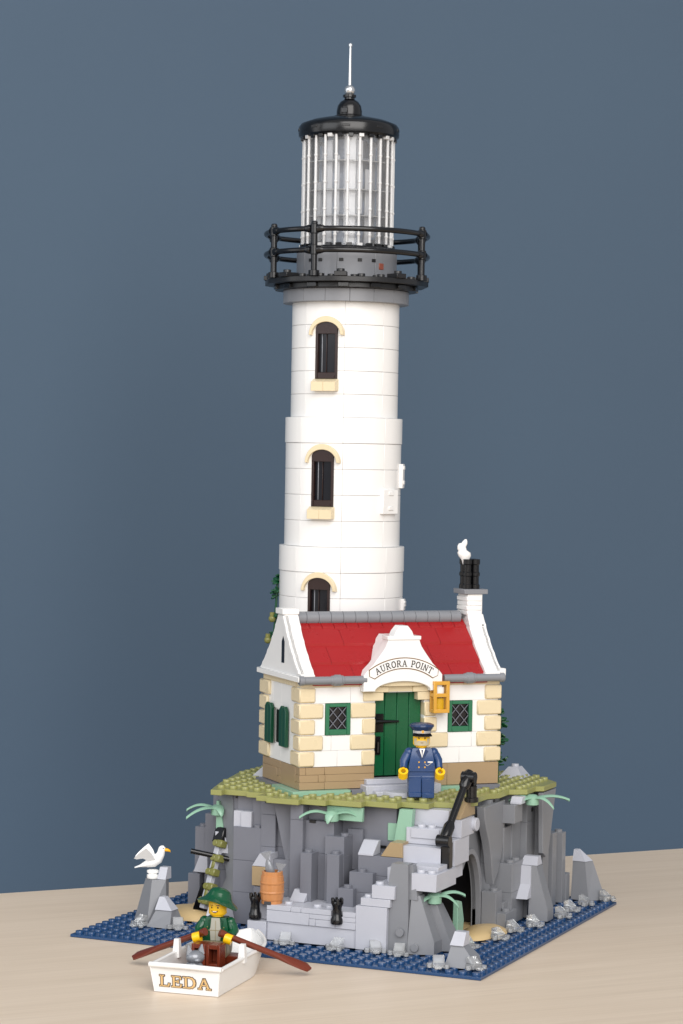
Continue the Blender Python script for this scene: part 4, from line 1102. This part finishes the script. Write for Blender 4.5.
def torso(t, z, mat):
    b = MB()
    b.loft([[(-.97, -.5, z), (.97, -.5, z), (.97, .5, z), (-.97, .5, z)], [(-.95, -.52, z + .5), (.95, -.52, z + .5), (.95, .5, z + .5), (-.95, .5, z + .5)], [(-.72, -.48, z + 1.52), (.72, -.48, z + 1.52), (.72, .48, z + 1.52), (-.72, .48, z + 1.52)], [(-.66, -.42, z + 1.6), (.66, -.42, z + 1.6), (.66, .42, z + 1.6), (-.66, .42, z + 1.6)]], mat)
    b.cyl(0, 0, z + 1.6, z + 1.75, .36, 'yellow', 18)
    return b
def legs(t, mat, swing=(0, 0), mat2=None):
    b = MB(); b.box(-.97, .97, -.42, .42, 1.38, 1.80, mat2 or mat, .04); b.M = T(0, 0, 1.38, ry=PI / 2); b.cyl(0, 0, -.9, .9, .42, mat2 or mat, 16); b.M = None
    b.build('hips', t)
    for k, sg in enumerate((-1, 1)):
        q = MB(); q.M = T(0, 0, 1.36, rx=swing[k])
        x0, x1 = (.02, .96) if sg > 0 else (-.96, -.02)
        q.box(x0, x1, -.48, .42, -1.36, .0, mat, .04); q.box(x0, x1, -.62, .42, -1.36, -1.0, mat, .05)
        q.M = T(0, 0, 1.36, rx=swing[k]) @ T(0, 0, 0, ry=PI / 2); q.cyl(0, 0, x0, x1, .44, mat, 16)
        q.M = None; q.build('leg', t)

cap_ang = -R(64)
cp_ = thing('toy_figure', 'bearded toy figure in navy uniform and peaked cap standing in front of the green door', 'toy figure', (23.05, 11.1, 10.62), R(28), scale=(1.0, 1.0, 1.07), group=None)
legs(cp_, 'navy', (R(-3), R(6)))
b = torso(cp_, 1.8, 'navy')
b.prism([(-.22, 3.38), (0, 2.75), (.22, 3.38)], -.545, -.40, 'mouth', 'xz'); b.prism([(-.06, 3.3), (0, 2.8), (.06, 3.3)], -.56, -.42, 'navy2', 'xz')
for sg in (-1, 1): b.prism([(sg * .22, 3.4), (sg * .46, 3.2), (sg * .06, 2.6), (sg * .0, 2.72)], -.54, -.40, 'navy2', 'xz')
for sg in (-1, 1):
    for z in (2.1, 2.45): b.M = T(sg * .22, -.51, z, rx=PI / 2); b.lathe([(.06, 0), (.06, .04), (0, .05)], 'gold', 10); b.M = None
b.tube([(.2, -.545, 2.35), (.4, -.55, 2.2), (.55, -.545, 2.3), (.7, -.53, 2.4)], .028, 'silver', 6)
b.box(.42, .8, -.545, -.4, 2.42, 2.5, 'mouth', .01)
b.build('torso', cp_)
arm(cp_, -1, (-.92, 0, 3.05), (-1.28, -.1, 2.45), (-1.36, -.45, 2.0), 'navy'); arm(cp_, 1, (.92, 0, 3.05), (1.25, .0, 2.5), (1.30, -.3, 2.0), 'navy')
hand(cp_, (-1.36, -.45, 2.0), (-.1, -.75, -.55), (0, -.4, 1)); hand(cp_, (1.30, -.3, 2.0), (.05, -.7, -.6), (0, -.4, 1))
hd = head_mesh(cp_, 3.52, R(-4), 'beard')
b = MB(); b.M = T(0, 0, 4.27)
b.lathe([(.66, 0), (.68, .05), (.68, .30), (.72, .34), (.92, .62), (.90, .74), (.7, .82), (.3, .86), (0, .86)], 'navy2', 28)
b.loft([[(.72 * math.cos(FR + a) * 1.0, .70 * math.sin(FR + a), z) for a in [R(-62) + R(124) * i / 12 for i in range(13)]] + [(k_ * math.cos(FR + a), k_ * math.sin(FR + a) - .1, z - .12) for a in [R(62) - R(124) * i / 12 for i in range(13)]] for (z, k_) in ((.08, .82), (.14, .82))], 'black')
for i in range(1): cpatch(b, .69, FR - 1.15, FR + 1.15, .17, .34, 'silver', .035, 12)
cpatch(b, .70, FR - .12, FR + .12, .2, .42, 'gold', .05, 5)
b.M = None; b.build('cap', cp_)

# ------------------------------------------------------------------ row boat, rower, oars, cat
BA = math.atan2(.996, -.09) - PI / 2     # boat axis rotation: local +y runs towards the bow
bt = thing('rowing_boat', 'small white rowing boat lying on the table with its name on the stern', 'rowing boat', (16.1, -13.0, 0), BA)
secs = []
Lb = 12.2
for i in range(15):
    k = i / 14; y = Lb * k
    f = 1 - max(0, (k - .55) / .45) ** 2.4 * .93
    wr, wb = 2.5 * f, 2.25 * max(.02, (1 - max(0, (k - .5) / .5) ** 1.8))
    z1 = 1.78 + (.1 if k < .05 else 0) + max(0, (k - .6) / .4) ** 1.6 * .42
    z0 = .03 + max(0, (k - .7) / .3) ** 2 * 1.1
    yo = y - (0.0 if k > .05 else 0) + (0.35 * 0)
    ti = .2
    wri, wbi = max(.02, wr - ti), max(.015, wb - .15)
    zf = z0 + .5
    if k > .97: zf = z1 - .05
    secs.append([(-wr, y - .35 * (k < .01), z1), (-wb, y, z0), (wb, y, z0), (wr, y - .35 * (k < .01), z1), (wri, y, z1), (wbi, y, zf), (-wbi, y, zf), (-wri, y, z1)])
b = MB(); b.loft(secs, 'white')
# stern transom: raked solid plate with a rolled lip
b.loft([[(-2.26, .0, .03), (2.26, .0, .03), (2.26, .5, .03), (-2.26, .5, .03)], [(-2.48, -.22, 1.85), (2.48, -.22, 1.85), (2.45, .1, 1.85), (-2.45, .1, 1.85)]], 'white')
b.tube([(-2.55, -.18, 1.84), (-1.3, -.28, 1.88), (0, -.31, 1.9), (1.3, -.28, 1.88), (2.55, -.18, 1.84)], .19, 'white', 10)
for sg in (-1, 1): b.tube([(sg * 2.45, Lb * k, 1.82 + max(0, (k - .6) / .4) ** 1.6 * .42) if k < .55 else (sg * 2.5 * (1 - max(0, (k - .55) / .45) ** 2.4 * .93), Lb * k, 1.82 + max(0, (k - .6) / .4) ** 1.6 * .42) for k in [i / 20 for i in range(20)]], .15, 'white', 8)
b.build('hull', bt, 50)
for sg in (-1, 1):
    b = MB(); b.loft([rect(sg * 2.36 - .26, sg * 2.36 + .26, 3.95, 4.5, 1.5), rect(sg * 2.36 - .17, sg * 2.36 + .17, 4.05, 4.4, 2.75)], 'white'); b.build('oarlock', bt)
b = MB(); b.box(-2.0, 2.0, .6, 8.4, .5, .85, 'rbrown', .03)
for x in (-1.2, -.4, .4, 1.2):
    for y in (1.6, 2.4): b.stud(x, y, .85, 'rbrown')
b.build('floor_plate', bt)
b = MB(); b.box(-2.2, 2.2, 5.6, 6.9, .95, 1.55, 'rbrown', .03); b.build('seat', bt)
b = MB()
for x0 in (-1.05, .0):     # open brown boxes in front of the rower
    y0, y1, z0, z1 = 3.5, 4.6, .86, 2.65
    b.box(x0, x0 + .2, y0, y1, z0, z1, 'rbrown', .03); b.box(x0 + .8, x0 + 1.0, y0, y1, z0, z1, 'rbrown', .03); b.box(x0 + .21, x0 + .79, y0, y1, z0, z0 + .5, 'rbrown', .02); b.box(x0 + .21, x0 + .79, y0, y1, z1 - .3, z1 - .01, 'rbrown', .02); b.box(x0 + .21, x0 + .79, y1 - .35, y1 - .02, z0 + .51, z1 - .31, 'rbrown', .02)
b.build('storage_box', bt)
# boat name on the stern, gold letters with a dark outline
TRK = math.atan2(.22, 1.82)
b1 = MB(); b2 = MB()
txt = "LEDA"; Hn = 1.0; HZN = .70; sp_ = .17
tot = (sum(glyph(c_)[1] + sp_ for c_ in txt) - sp_) * Hn * 1.0
xx = -tot / 2
mtx = T(-.02, -.10, .84) @ Matrix.Rotation(TRK, 4, 'X')
OUT = plastic('name_outline_print', '3A2E28', .4); GN = plastic('name_gold_print', 'D3B07A', .35)
for c_ in txt:
    def fn(x, z, xx=xx): return (xx + x * Hn, (z - .52) * HZN)
    b1.M = mtx; b2.M = mtx
    strokes(b1, c_, fn, -.035, .05, OUT, .045, .12); strokes(b2, c_, fn, -.05, .05, GN, 0.0, .115)
    xx += (glyph(c_)[1] + sp_) * Hn
b1.M = b2.M = None
ltr = b1.build('boat_name', bt); b2.build('letter_fill', ltr)
def blocal(p):
    return bt.matrix_basis  # placeholder, replaced by BM below
BM = Matrix.Translation(Vector((16.1, -13.0, 0))) @ Matrix.Rotation(BA, 4, 'Z')

rw = thing('toy_figure', 'smiling toy figure in green coat and green hat rowing the white boat', 'toy figure', tuple(BM @ Vector((-.25, 6.3, .65))), BA + R(6))
legs(rw, 'khaki', (R(-86), R(-86)), 'khaki')
b = torso(rw, 1.8, 'pgreen')
b.prism([(-.34, 1.84), (.34, 1.84), (.40, 2.6), (.30, 3.38), (-.30, 3.38), (-.40, 2.6)], -.55, -.40, 'ltan', 'xz')
b.prism([(-.02, 1.86), (.02, 1.86), (.02, 3.2), (-.02, 3.2)], -.56, -.45, 'khaki', 'xz')
for sg in (-1, 1):
    b.prism([(sg * .30, 3.4), (sg * .52, 3.2), (sg * .45, 2.7), (sg * .36, 2.7)], -.57, -.45, 'shutter', 'xz')
    for z in (2.3, 2.75): b.M = T(sg * .58, -.53, z, rx=PI / 2); b.lathe([(.045, 0), (.045, .03), (0, .04)], 'moss', 8); b.M = None
b.box(-.5, .5, -.56, -.45, 2.5, 2.56, 'khaki', .01)
b.build('torso', rw)
arm(rw, -1, (-.92, 0, 3.05), (-1.22, -.25, 2.5), (-1.12, -.75, 2.25), 'pgreen'); arm(rw, 1, (.92, 0, 3.05), (1.22, -.25, 2.5), (1.12, -.75, 2.25), 'pgreen')
hand(rw, (-1.12, -.75, 2.25), (.05, -.95, -.2), (1, 0, .3)); hand(rw, (1.12, -.75, 2.25), (-.05, -.95, -.2), (1, 0, -.3))
head_mesh(rw, 3.52, R(-6), 'smile')
b = MB(); b.M = T(0, .08, 4.40, rx=R(-8), ry=R(13))
prof = [(.66, .0), (.7, .05)]
rings = []
for (r_, z, dr_) in ((.60, -.05, 0), (1.40, .02, .30), (1.42, .09, .30), (.98, .24, .08), (.82, .42, 0), (.76, .62, 0), (.62, .82, 0), (.34, .94, 0), (.02, .97, 0)):
    rings.append([(r_ * math.cos(2 * PI * i / 32), r_ * math.sin(2 * PI * i / 32) * 1.08, z - dr_ * (abs(math.cos(2 * PI * i / 32)) ** 2) + .12 * dr_ * (math.sin(2 * PI * i / 32) > 0)) for i in range(32)])
b.loft(rings, 'pgreen'); b.M = None
b.build('hat', rw, 60)
# oars
def oar(label, hand_p, tip_p):
    hp, tp = Vector(hand_p), Vector(tip_p); d = tp - hp; L0 = d.length
    o = MB(); n = 26
    rings = []
    for i in range(n + 1):
        k = i / n; x = L0 * k
        if k < .62: w_, h_ = (.22 if k > .04 else .27), (.22 if k > .04 else .27)
        else:
            q = (k - .62) / .38; w_ = .22 + .20 * math.sin(min(1, q * 1.5) * PI / 2) if q < .85 else .42 * math.sqrt(max(0.02, 1 - ((q - .85) / .15) ** 2)); h_ = .22 - .10 * min(1, q * 2)
        rings.append([(x, w_ * math.cos(2 * PI * j / 12), h_ * math.sin(2 * PI * j / 12)) for j in range(12)])
    o.loft(rings, 'rbrown')
    ob = o.build('oar', None, 60)
    ob.location = hp * U; ob.rotation_euler = (d.to_track_quat('X', 'Z').to_matrix() @ Matrix.Rotation(R(38) if d.x > 0 else R(-38), 3, 'X')).to_euler()
    return tag(ob, label, 'oar', 'oars of the rowing boat')
hl = BM @ Vector((-.62, 4.95, 3.22)); hr_ = BM @ Vector((.42, 4.95, 3.22))
oar('brown oar in the figure right hand, reaching out over the gull side of the boat', hl, (8.5, -6.2, .5))
oar('brown oar in the figure left hand, reaching out in front of the stone dock', hr_, (21.0, -3.8, .45))
# cat
b = MB()
b.loft([[(r_ * math.cos(2 * PI * i / 14), y + r_ * 1.0 * math.sin(2 * PI * i / 14), z) for i in range(14)] for (r_, y, z) in ((.42, 0, 0), (.52, 0, .15), (.54, .02, .5), (.44, .0, .9), (.30, -.06, 1.1))], 'fgray')
b.sphere((0, -.16, 1.34), .44, 'fgray', 14, (1.1, .95, .85)); b.sphere((0, -.52, 1.24), .17, 'fgray', 10, (1.1, .9, .8))
for sg in (-1, 1):
    b.loft([[(sg * .27 - .18, -.24, 1.5), (sg * .27 + .18, -.24, 1.5), (sg * .27 + .16, .04, 1.5), (sg * .27 - .16, .04, 1.5)], [(sg * .36 - .03, -.12, 2.0), (sg * .36 + .03, -.12, 2.0), (sg * .36 + .03, -.05, 2.0), (sg * .36 - .03, -.05, 2.0)]], 'fgray')
    b.tube([(sg * .22, -.42, .9), (sg * .24, -.5, .4), (sg * .24, -.6, .08)], [.13, .12, .14], 'fgray', 8)
b.tube([(0, .5, .15), (.3, .75, .2), (.55, .6, .35), (.6, .4, .6)], [.14, .13, .12, .08], 'fgray', 8)
ct = b.build('cat', None, 60); ct.location = (BM @ Vector((-.05, 1.5, .55))) * U; ct.rotation_euler = (0, 0, BA + R(40)); ct.scale = (1.35, 1.3, 1.25)
tag(ct, 'small gray toy cat sitting in the stern of the white boat', 'cat')

# ------------------------------------------------------------------ barrel with fish, bollards
br = thing('barrel', 'orange brown wooden barrel standing on the stone dock', 'barrel', (14.05, 4.75, 2.95), scale=(.96, .96, 1))
b = MB()
prof = [(.74, 0), (.80, .03), (.80, .3), (.86, .33), (.90, .8), (.91, 1.2), (.90, 1.6), (.86, 2.05), (.80, 2.08), (.80, 2.35), (.74, 2.38), (.68, 2.38), (.66, 2.1), (0, 2.1)]
seg = 56; vs = []; k = len(prof)
for i in range(seg):
    a = 2 * PI * i / seg; g = -.025 if i % 4 == 0 else 0
    for (r_, z) in prof: vs.append(((r_ + (g if .5 < r_ else 0)) * math.cos(a), (r_ + (g if .5 < r_ else 0)) * math.sin(a), z))
fs = [[i * k + j, ((i + 1) % seg) * k + j, ((i + 1) % seg) * k + j + 1, i * k + j + 1] for i in range(seg) for j in range(k - 1)]
b.add(vs, fs, 'barrel'); b.box(-.28, .28, -.83, -.70, 0.02, .26, 'dark', .02)
b.build('staves', br)
b = MB(); b.lathe([(.90, .78), (.93, .82), (.93, .92), (.90, .96)], 'barrel', 40); b.lathe([(.90, 1.45), (.93, 1.5), (.93, 1.6), (.89, 1.64)], 'barrel', 40); b.build('hoop', br)
def fish(label, loc, rz, tilt):
    b = MB()
    b.loft([[(w_ * math.cos(2 * PI * i / 10), .45 * w_ * math.sin(2 * PI * i / 10), z) for i in range(10)] for (w_, z) in ((.12, 0), (.3, .3), (.34, .7), (.22, 1.15), (.10, 1.4), (.12, 1.48))], 'fgray')
    b.loft([[(-.1, -.05, 1.4), (.1, -.05, 1.4), (.1, .05, 1.4), (-.1, .05, 1.4)], [(-.42, -.03, 1.95), (.42, -.03, 1.95), (.42, .03, 1.95), (-.42, .03, 1.95)]], 'fgray')
    o = b.build('fish', None, 50); o.location = Vector(loc) * U; o.rotation_euler = (0, tilt, rz); return tag(o, label, 'fish', 'fish in the barrel')
fish('gray fish standing tail up at the left of the barrel', (14.0, 4.8, 4.8), .4, R(-14))
fish('gray fish sunk low in the barrel beside the upright one', (14.3, 4.9, 3.95), .7, R(10))
def bollard(label, loc):
    t = MB()
    t.lathe([(.44, 0), (.46, .08), (.46, .35), (.38, .5), (.33, .9), (.33, 1.15), (.40, 1.35), (.42, 1.5), (.36, 1.62), (.20, 1.62), (.2, 1.5), (0, 1.5)], 'black', 20)
    for i in range(6):
        t.M = T(rz=2 * PI * i / 6); t.box(.24, .46, -.10, .10, 1.4, 1.85, 'black', .04); t.M = None
    o = t.build('bollard'); o.location = Vector(loc) * U; return tag(o, label, 'bollard', 'black bollards on the dock')
bollard('black bollard at the left end of the dock, beside the barrel', (12.95, 4.25, 1.85))
bollard('black bollard in the notch at the middle of the dock front', (19.55, 4.0, 2.1))
bl = bpy.data.objects

# ------------------------------------------------------------------ gull
gu = thing('seagull', 'white gull with raised wings perched on the gray rock pillar', 'gull', (3.35, 6.5, 3.62), TH, scale=(.8, .8, .8))
b = MB()
b.lathe([(.52, 0), (.56, .05), (.56, .34), (.42, .40), (.42, .5), (.56, .56), (.56, .76), (.35, .84)], 'gull', 20)
rings = []
for (x, z, rz_, ry_) in ((-1.7, 1.0, .05, .30), (-1.2, 1.15, .12, .28), (-.6, 1.35, .34, .38), (0, 1.55, .52, .52), (.45, 1.85, .50, .48), (.72, 2.3, .38, .36), (.80, 2.7, .34, .34), (.85, 2.95, .30, .30), (.84, 3.1, .12, .14)):
    rings.append((x, z, rz_, ry_))
def bird(rings, b, mat):
    out = []
    for i, (x, z, a_, c_) in enumerate(rings):
        p0 = Vector((rings[max(0, i - 1)][0], rings[max(0, i - 1)][1])); p1 = Vector((rings[min(len(rings) - 1, i + 1)][0], rings[min(len(rings) - 1, i + 1)][1]))
        t_ = (p1 - p0).normalized(); n_ = Vector((-t_.y, t_.x))
        out.append([(x + n_.x * a_ * math.sin(2 * PI * k / 16), c_ * math.cos(2 * PI * k / 16), z + n_.y * a_ * math.sin(2 * PI * k / 16)) for k in range(16)])
    b.loft(out, mat)
bird(rings, b, 'gull')
b.build('body', gu, 60)
for sg in (-1, 1):
    b = MB()
    out = [(.25, 1.85), (-.1, 2.55), (-.55, 3.05), (-.95, 2.75), (-1.5, 2.25), (-1.75, 1.95), (-1.5, 1.85), (-.9, 1.95), (-.4, 1.7)]
    def wg(p, th): 
        lift = (p[1] - 1.7) * .75
        return (p[0], sg * (.42 + lift + th), p[1] + .1 * 0)
    b.loft([[wg(p, -.05) for p in out], [wg(p, .06) for p in out]], 'gull'); b.build('wing', gu, 50)
b = MB(); b.loft([[(1.08 + x, .18 * s_ * math.cos(2 * PI * k / 10), 2.72 - dz + .17 * s_ * math.sin(2 * PI * k / 10)) for k in range(10)] for (x, s_, dz) in ((-.05, 1, 0), (.3, .9, .04), (.52, .6, .12), (.56, .2, .24))], 'beak'); b.build('beak', gu, 60)
b = MB()
for sg in (-1, 1): b.sphere((.95, sg * .29, 2.88), .06, 'black', 8)
b.build('eye', gu)

# ------------------------------------------------------------------ wreck timber leaning on the left of the cliff
wk = thing('ship_mast', 'broken pale mast with olive chain and black crossbar leaning against the left cliff', 'mast', (6.4, 8.4, 1))
b = MB()
m0 = Vector((.35, 0, .3)); m1 = Vector((.95, 1.6, 5.35)); dm = (m1 - m0).normalized()
b.M = Matrix.Translation(m0) @ dm.to_track_quat('Z', 'X').to_matrix().to_4x4()
LM = (m1 - m0).length
b.box(-.12, .34, -.22, .28, 0, LM, 'lgray', .04); b.M = None; b.build('pole', wk)
b = MB(); b.M = dm.to_track_quat('Z', 'X').to_matrix().to_4x4()
for i in range(5):
    z = .3 + i * 1.1; b.M = Matrix.Translation(m0) @ dm.to_track_quat('Z', 'X').to_matrix().to_4x4() @ T(.12 if i % 2 else .26, .40, z) @ Matrix.Scale(1.25, 4)
    b.box(-.28, .28, -.30, .22, 0, .45, 'moss', .06); b.box(-.12, .12, -.36, -.1, .45, 1.0, 'moss', .05)
    b.M = b.M @ T(0, 0, .22, ry=PI / 2); b.cyl(0, -.3, -.34, .34, .2, 'moss', 12)
b.M = None; b.build('chain', wk)
b = MB(); a_ = m0 + dm * 4.1
b.tube([a_ + Vector((-1.8, -.9, .35)), a_ + Vector((1.5, .25, -.3))], .2, 'black', 10); b.build('crossbar', wk)
b = MB(); b.M = Matrix.Translation(m1) @ dm.to_track_quat('Z', 'X').to_matrix().to_4x4(); b.box(-.5, .5, -.5, .5, -.3, .9, 'black', .06); b.cyl(0, 0, .9, 1.15, .36, 'black', 14); b.M = None; b.build('cap', wk)
b = MB(); b.prism([(-.9, -1.0), (.55, -1.0), (.35, .5), (.0, 2.2), (-.25, 1.6), (-.7, .3)], .25, .6, 'black', 'xz', .04); b.build('fluke', wk)

# ------------------------------------------------------------------ pale green plants on the cliff
def plant(label, loc, rz, fronds, knob=.52):
    t = thing('palm_plant', label, 'plant', loc, rz, 'pale green plants on the cliff')
    b = MB(); b.lathe([(.28, -.45), (knob, -.35), (knob, .25), (.3, .4), (0, .42)], 'teal', 16); b.build('stem', t)
    for (an, ln_, rise, droop) in fronds:
        b = MB(); rings = []
        for i in range(9):
            k = i / 8; x = .3 + ln_ * k; z = .15 + rise * math.sin(k * PI * .75) - droop * k * k
            w_ = .34 * (1 - .8 * k ** 2) + .03; h_ = .12
            rings.append([(x * math.cos(an) - w_ * s1 * math.sin(an), x * math.sin(an) + w_ * s1 * math.cos(an), z + h_ * s2) for (s1, s2) in ((-1, -.3), (0, -1.0), (1, -.3), (.55, .6), (0, 1.0), (-.55, .6))])
        b.loft(rings, 'teal'); b.build('frond', t, 50)
    return t
plant('pale green plant growing from the front of the cliff below the cottage corner', (17.5, 7.5, 9.25), TH, ((PI + .1, 2.1, .35, .55), (-.05, 2.0, .35, .75), (PI + 1.2, .5, .1, .6)))
plant('pale green plant sticking out from the left flank of the cliff', (7.0, 10.0, 8.6), TH, ((PI - .1, 2.1, .35, .5), (PI + .35, 2.2, .15, .8), (-1.2, .6, .1, .5)))
plant('pale green plant under the olive edge on the right flank', (28.5, 20.7, 9.6), TH, ((PI - .1, 1.5, .3, .5), (0.1, 2.6, .25, .35), (-.5, 1.5, .2, .8), (PI + .6, 1.4, .1, .7)))
plant('pale green plant growing on the leaning rock beside the cave', (26.2, 6.1, 4.2), TH, ((.25, 2.0, .35, .3), (-.2, 1.5, .2, .9), (PI + .5, 1.1, .0, .7)))
b = MB(); b.prism([(9.0, 1.0), (10.2, .6), (10.4, 2.0), (9.9, 3.4), (9.1, 3.6)], 26.5, 26.9, 'teal', 'yz', .05)
o = b.build('seaweed'); tag(o, 'pale green seaweed sheet hanging behind the leaning rock at the cave', 'seaweed')

# ------------------------------------------------------------------ dark green growth on the buildings
def leaves(b, c, r, n, mat, sc=(1, 1, 1)):
    for i in range(n):
        d = Vector((random.gauss(0, 1), random.gauss(0, 1), random.gauss(0, 1))).normalized() * r * random.uniform(.4, 1)
        p = Vector(c) + Vector((d.x * sc[0], d.y * sc[1], d.z * sc[2]))
        b.M = T(p.x, p.y, p.z, rz=random.uniform(0, 6.28), rx=random.uniform(-.9, .9)); s_ = random.uniform(.22, .42)
        b.prism([(-s_, 0), (-s_ * .5, -s_ * .6), (s_ * .5, -s_ * .55), (s_, 0), (s_ * .5, s_ * .6), (-s_ * .5, s_ * .55)], -.05, .07, mat, 'xy', .02)
    b.M = None
def wall_plant(name, label, loc, spots, cat, flower=None):
    t = thing(name, label, cat, loc)
    b = MB()
    for (c, r, n) in spots: leaves(b, c, r, n, 'leaf')
    b.build('foliage', t)
    b = MB(); b.tube([Vector((0, 0, -.3)), Vector(spots[0][0]), Vector(spots[-1][0])], .1, 'leaf', 8); b.build('stem', t)
    if flower:
        b = MB()
        for p in flower: b.sphere(p, .3, 'moss', 10); b.cyl(p[0], p[1], p[2] + .2, p[2] + .5, .2, 'moss', 10)
        b.build('bud', t)
    return t
wall_plant('ivy_vine', 'dark green vine climbing the left edge of the lighthouse behind the cottage gable', (7.25, 19.1, 17.8), [((0, -.2, 1.6), .55, 12), ((-.05, 0, 3.4), .5, 10), ((.1, 0, 5.2), .5, 12), ((.15, .1, 7.0), .5, 14), ((.2, .1, 8.0), .4, 10)], 'vine', [(-.3, -.5, 3.2), (.0, -.4, 4.9)])
wall_plant('bush', 'dark green bush at the right end wall of the cottage', (HU + (17.5 - 2.6) * a45, HV + (17.5 + 2.6) * a45, 10.8), [((0, 0, 1.4), .7, 16), ((.05, 0, 2.9), .6, 18), ((.1, 0, 4.3), .55, 18), ((.05, 0, 5.3), .3, 8)], 'bush')

# ------------------------------------------------------------------ clear spray pieces round the waterline
def spray_mesh():
    b = MB()
    b.box(-.44, .44, -.40, .40, 0, .34, 'spray', .05)
    b.prism([(-.38, .35), (.38, .35), (.38, .78), (.22, .80)], -.40, .40, 'spray', 'yz', .05)
    b.cyl(-.62, -.15, 0, .30, .22, 'spray', 10); b.cyl(.55, -.45, 0, .26, .2, 'spray', 10); b.box(-.3, .2, -.85, -.5, 0, .2, 'spray', .04)
    return b.build('spray_piece')
SP = [
    (15.8, 3.35, .2, 'clear spray piece at the foot of the dock below the barrel side'),
    (19.9, 3.2, -.2, 'clear spray piece at the foot of the dock below the middle bollard'),
    (22.7, 3.7, .5, 'clear spray piece at the dock end of the tall leaning rock'),
    (24.6, 3.5, .1, 'clear spray piece at the foot of the tall leaning rock'),
    (28.55, .95, .3, 'clear spray piece on the left of the low rock at the near corner'),
    (30.9, 1.6, 1.2, 'clear spray piece on the right of the low rock at the near corner'),
    (28.0, 8.2, 1.0, 'clear spray piece between the leaning rock and the cave mouth'),
    (28.9, 12.3, 1.4, 'white edged clear spray piece on the sand at the cave mouth'),
    (28.9, 15.6, 1.5, 'clear spray piece against the ledge just beyond the cave'),
    (29.6, 18.2, 1.4, 'clear spray piece before the pale broken rock on the right flank'),
    (30.4, 22.6, 1.5, 'clear spray piece just beyond the pale broken rock on the right flank'),
    (30.2, 25.4, 1.2, 'clear spray piece halfway along the far right flank'),
    (30.4, 28.4, 1.5, 'clear spray piece before the rock spike at the far right corner'),
    (31.3, 31.2, 1.5, 'clear spray piece at the very far right corner of the base plate'),
    (3.6, 4.2, -.3, 'clear spray piece at the foot of the gull pillar'),
    (6.5, 4.6, .4, 'clear spray piece right of the low rock before the gull pillar'),
    (8.6, 5.6, .1, 'clear spray piece behind the rower and left of the dock'),
]
proto = spray_mesh()
for i, (x, y, rz_, lb) in enumerate(SP):
    o = proto if i == 0 else proto.copy()
    if i: col.objects.link(o)
    o.location = Vector((x, y, .45)) * U; o.rotation_euler = (0, 0, rz_ + random.uniform(-.2, .2))
    tag(o, lb, 'water spray', 'clear spray pieces round the waterline')
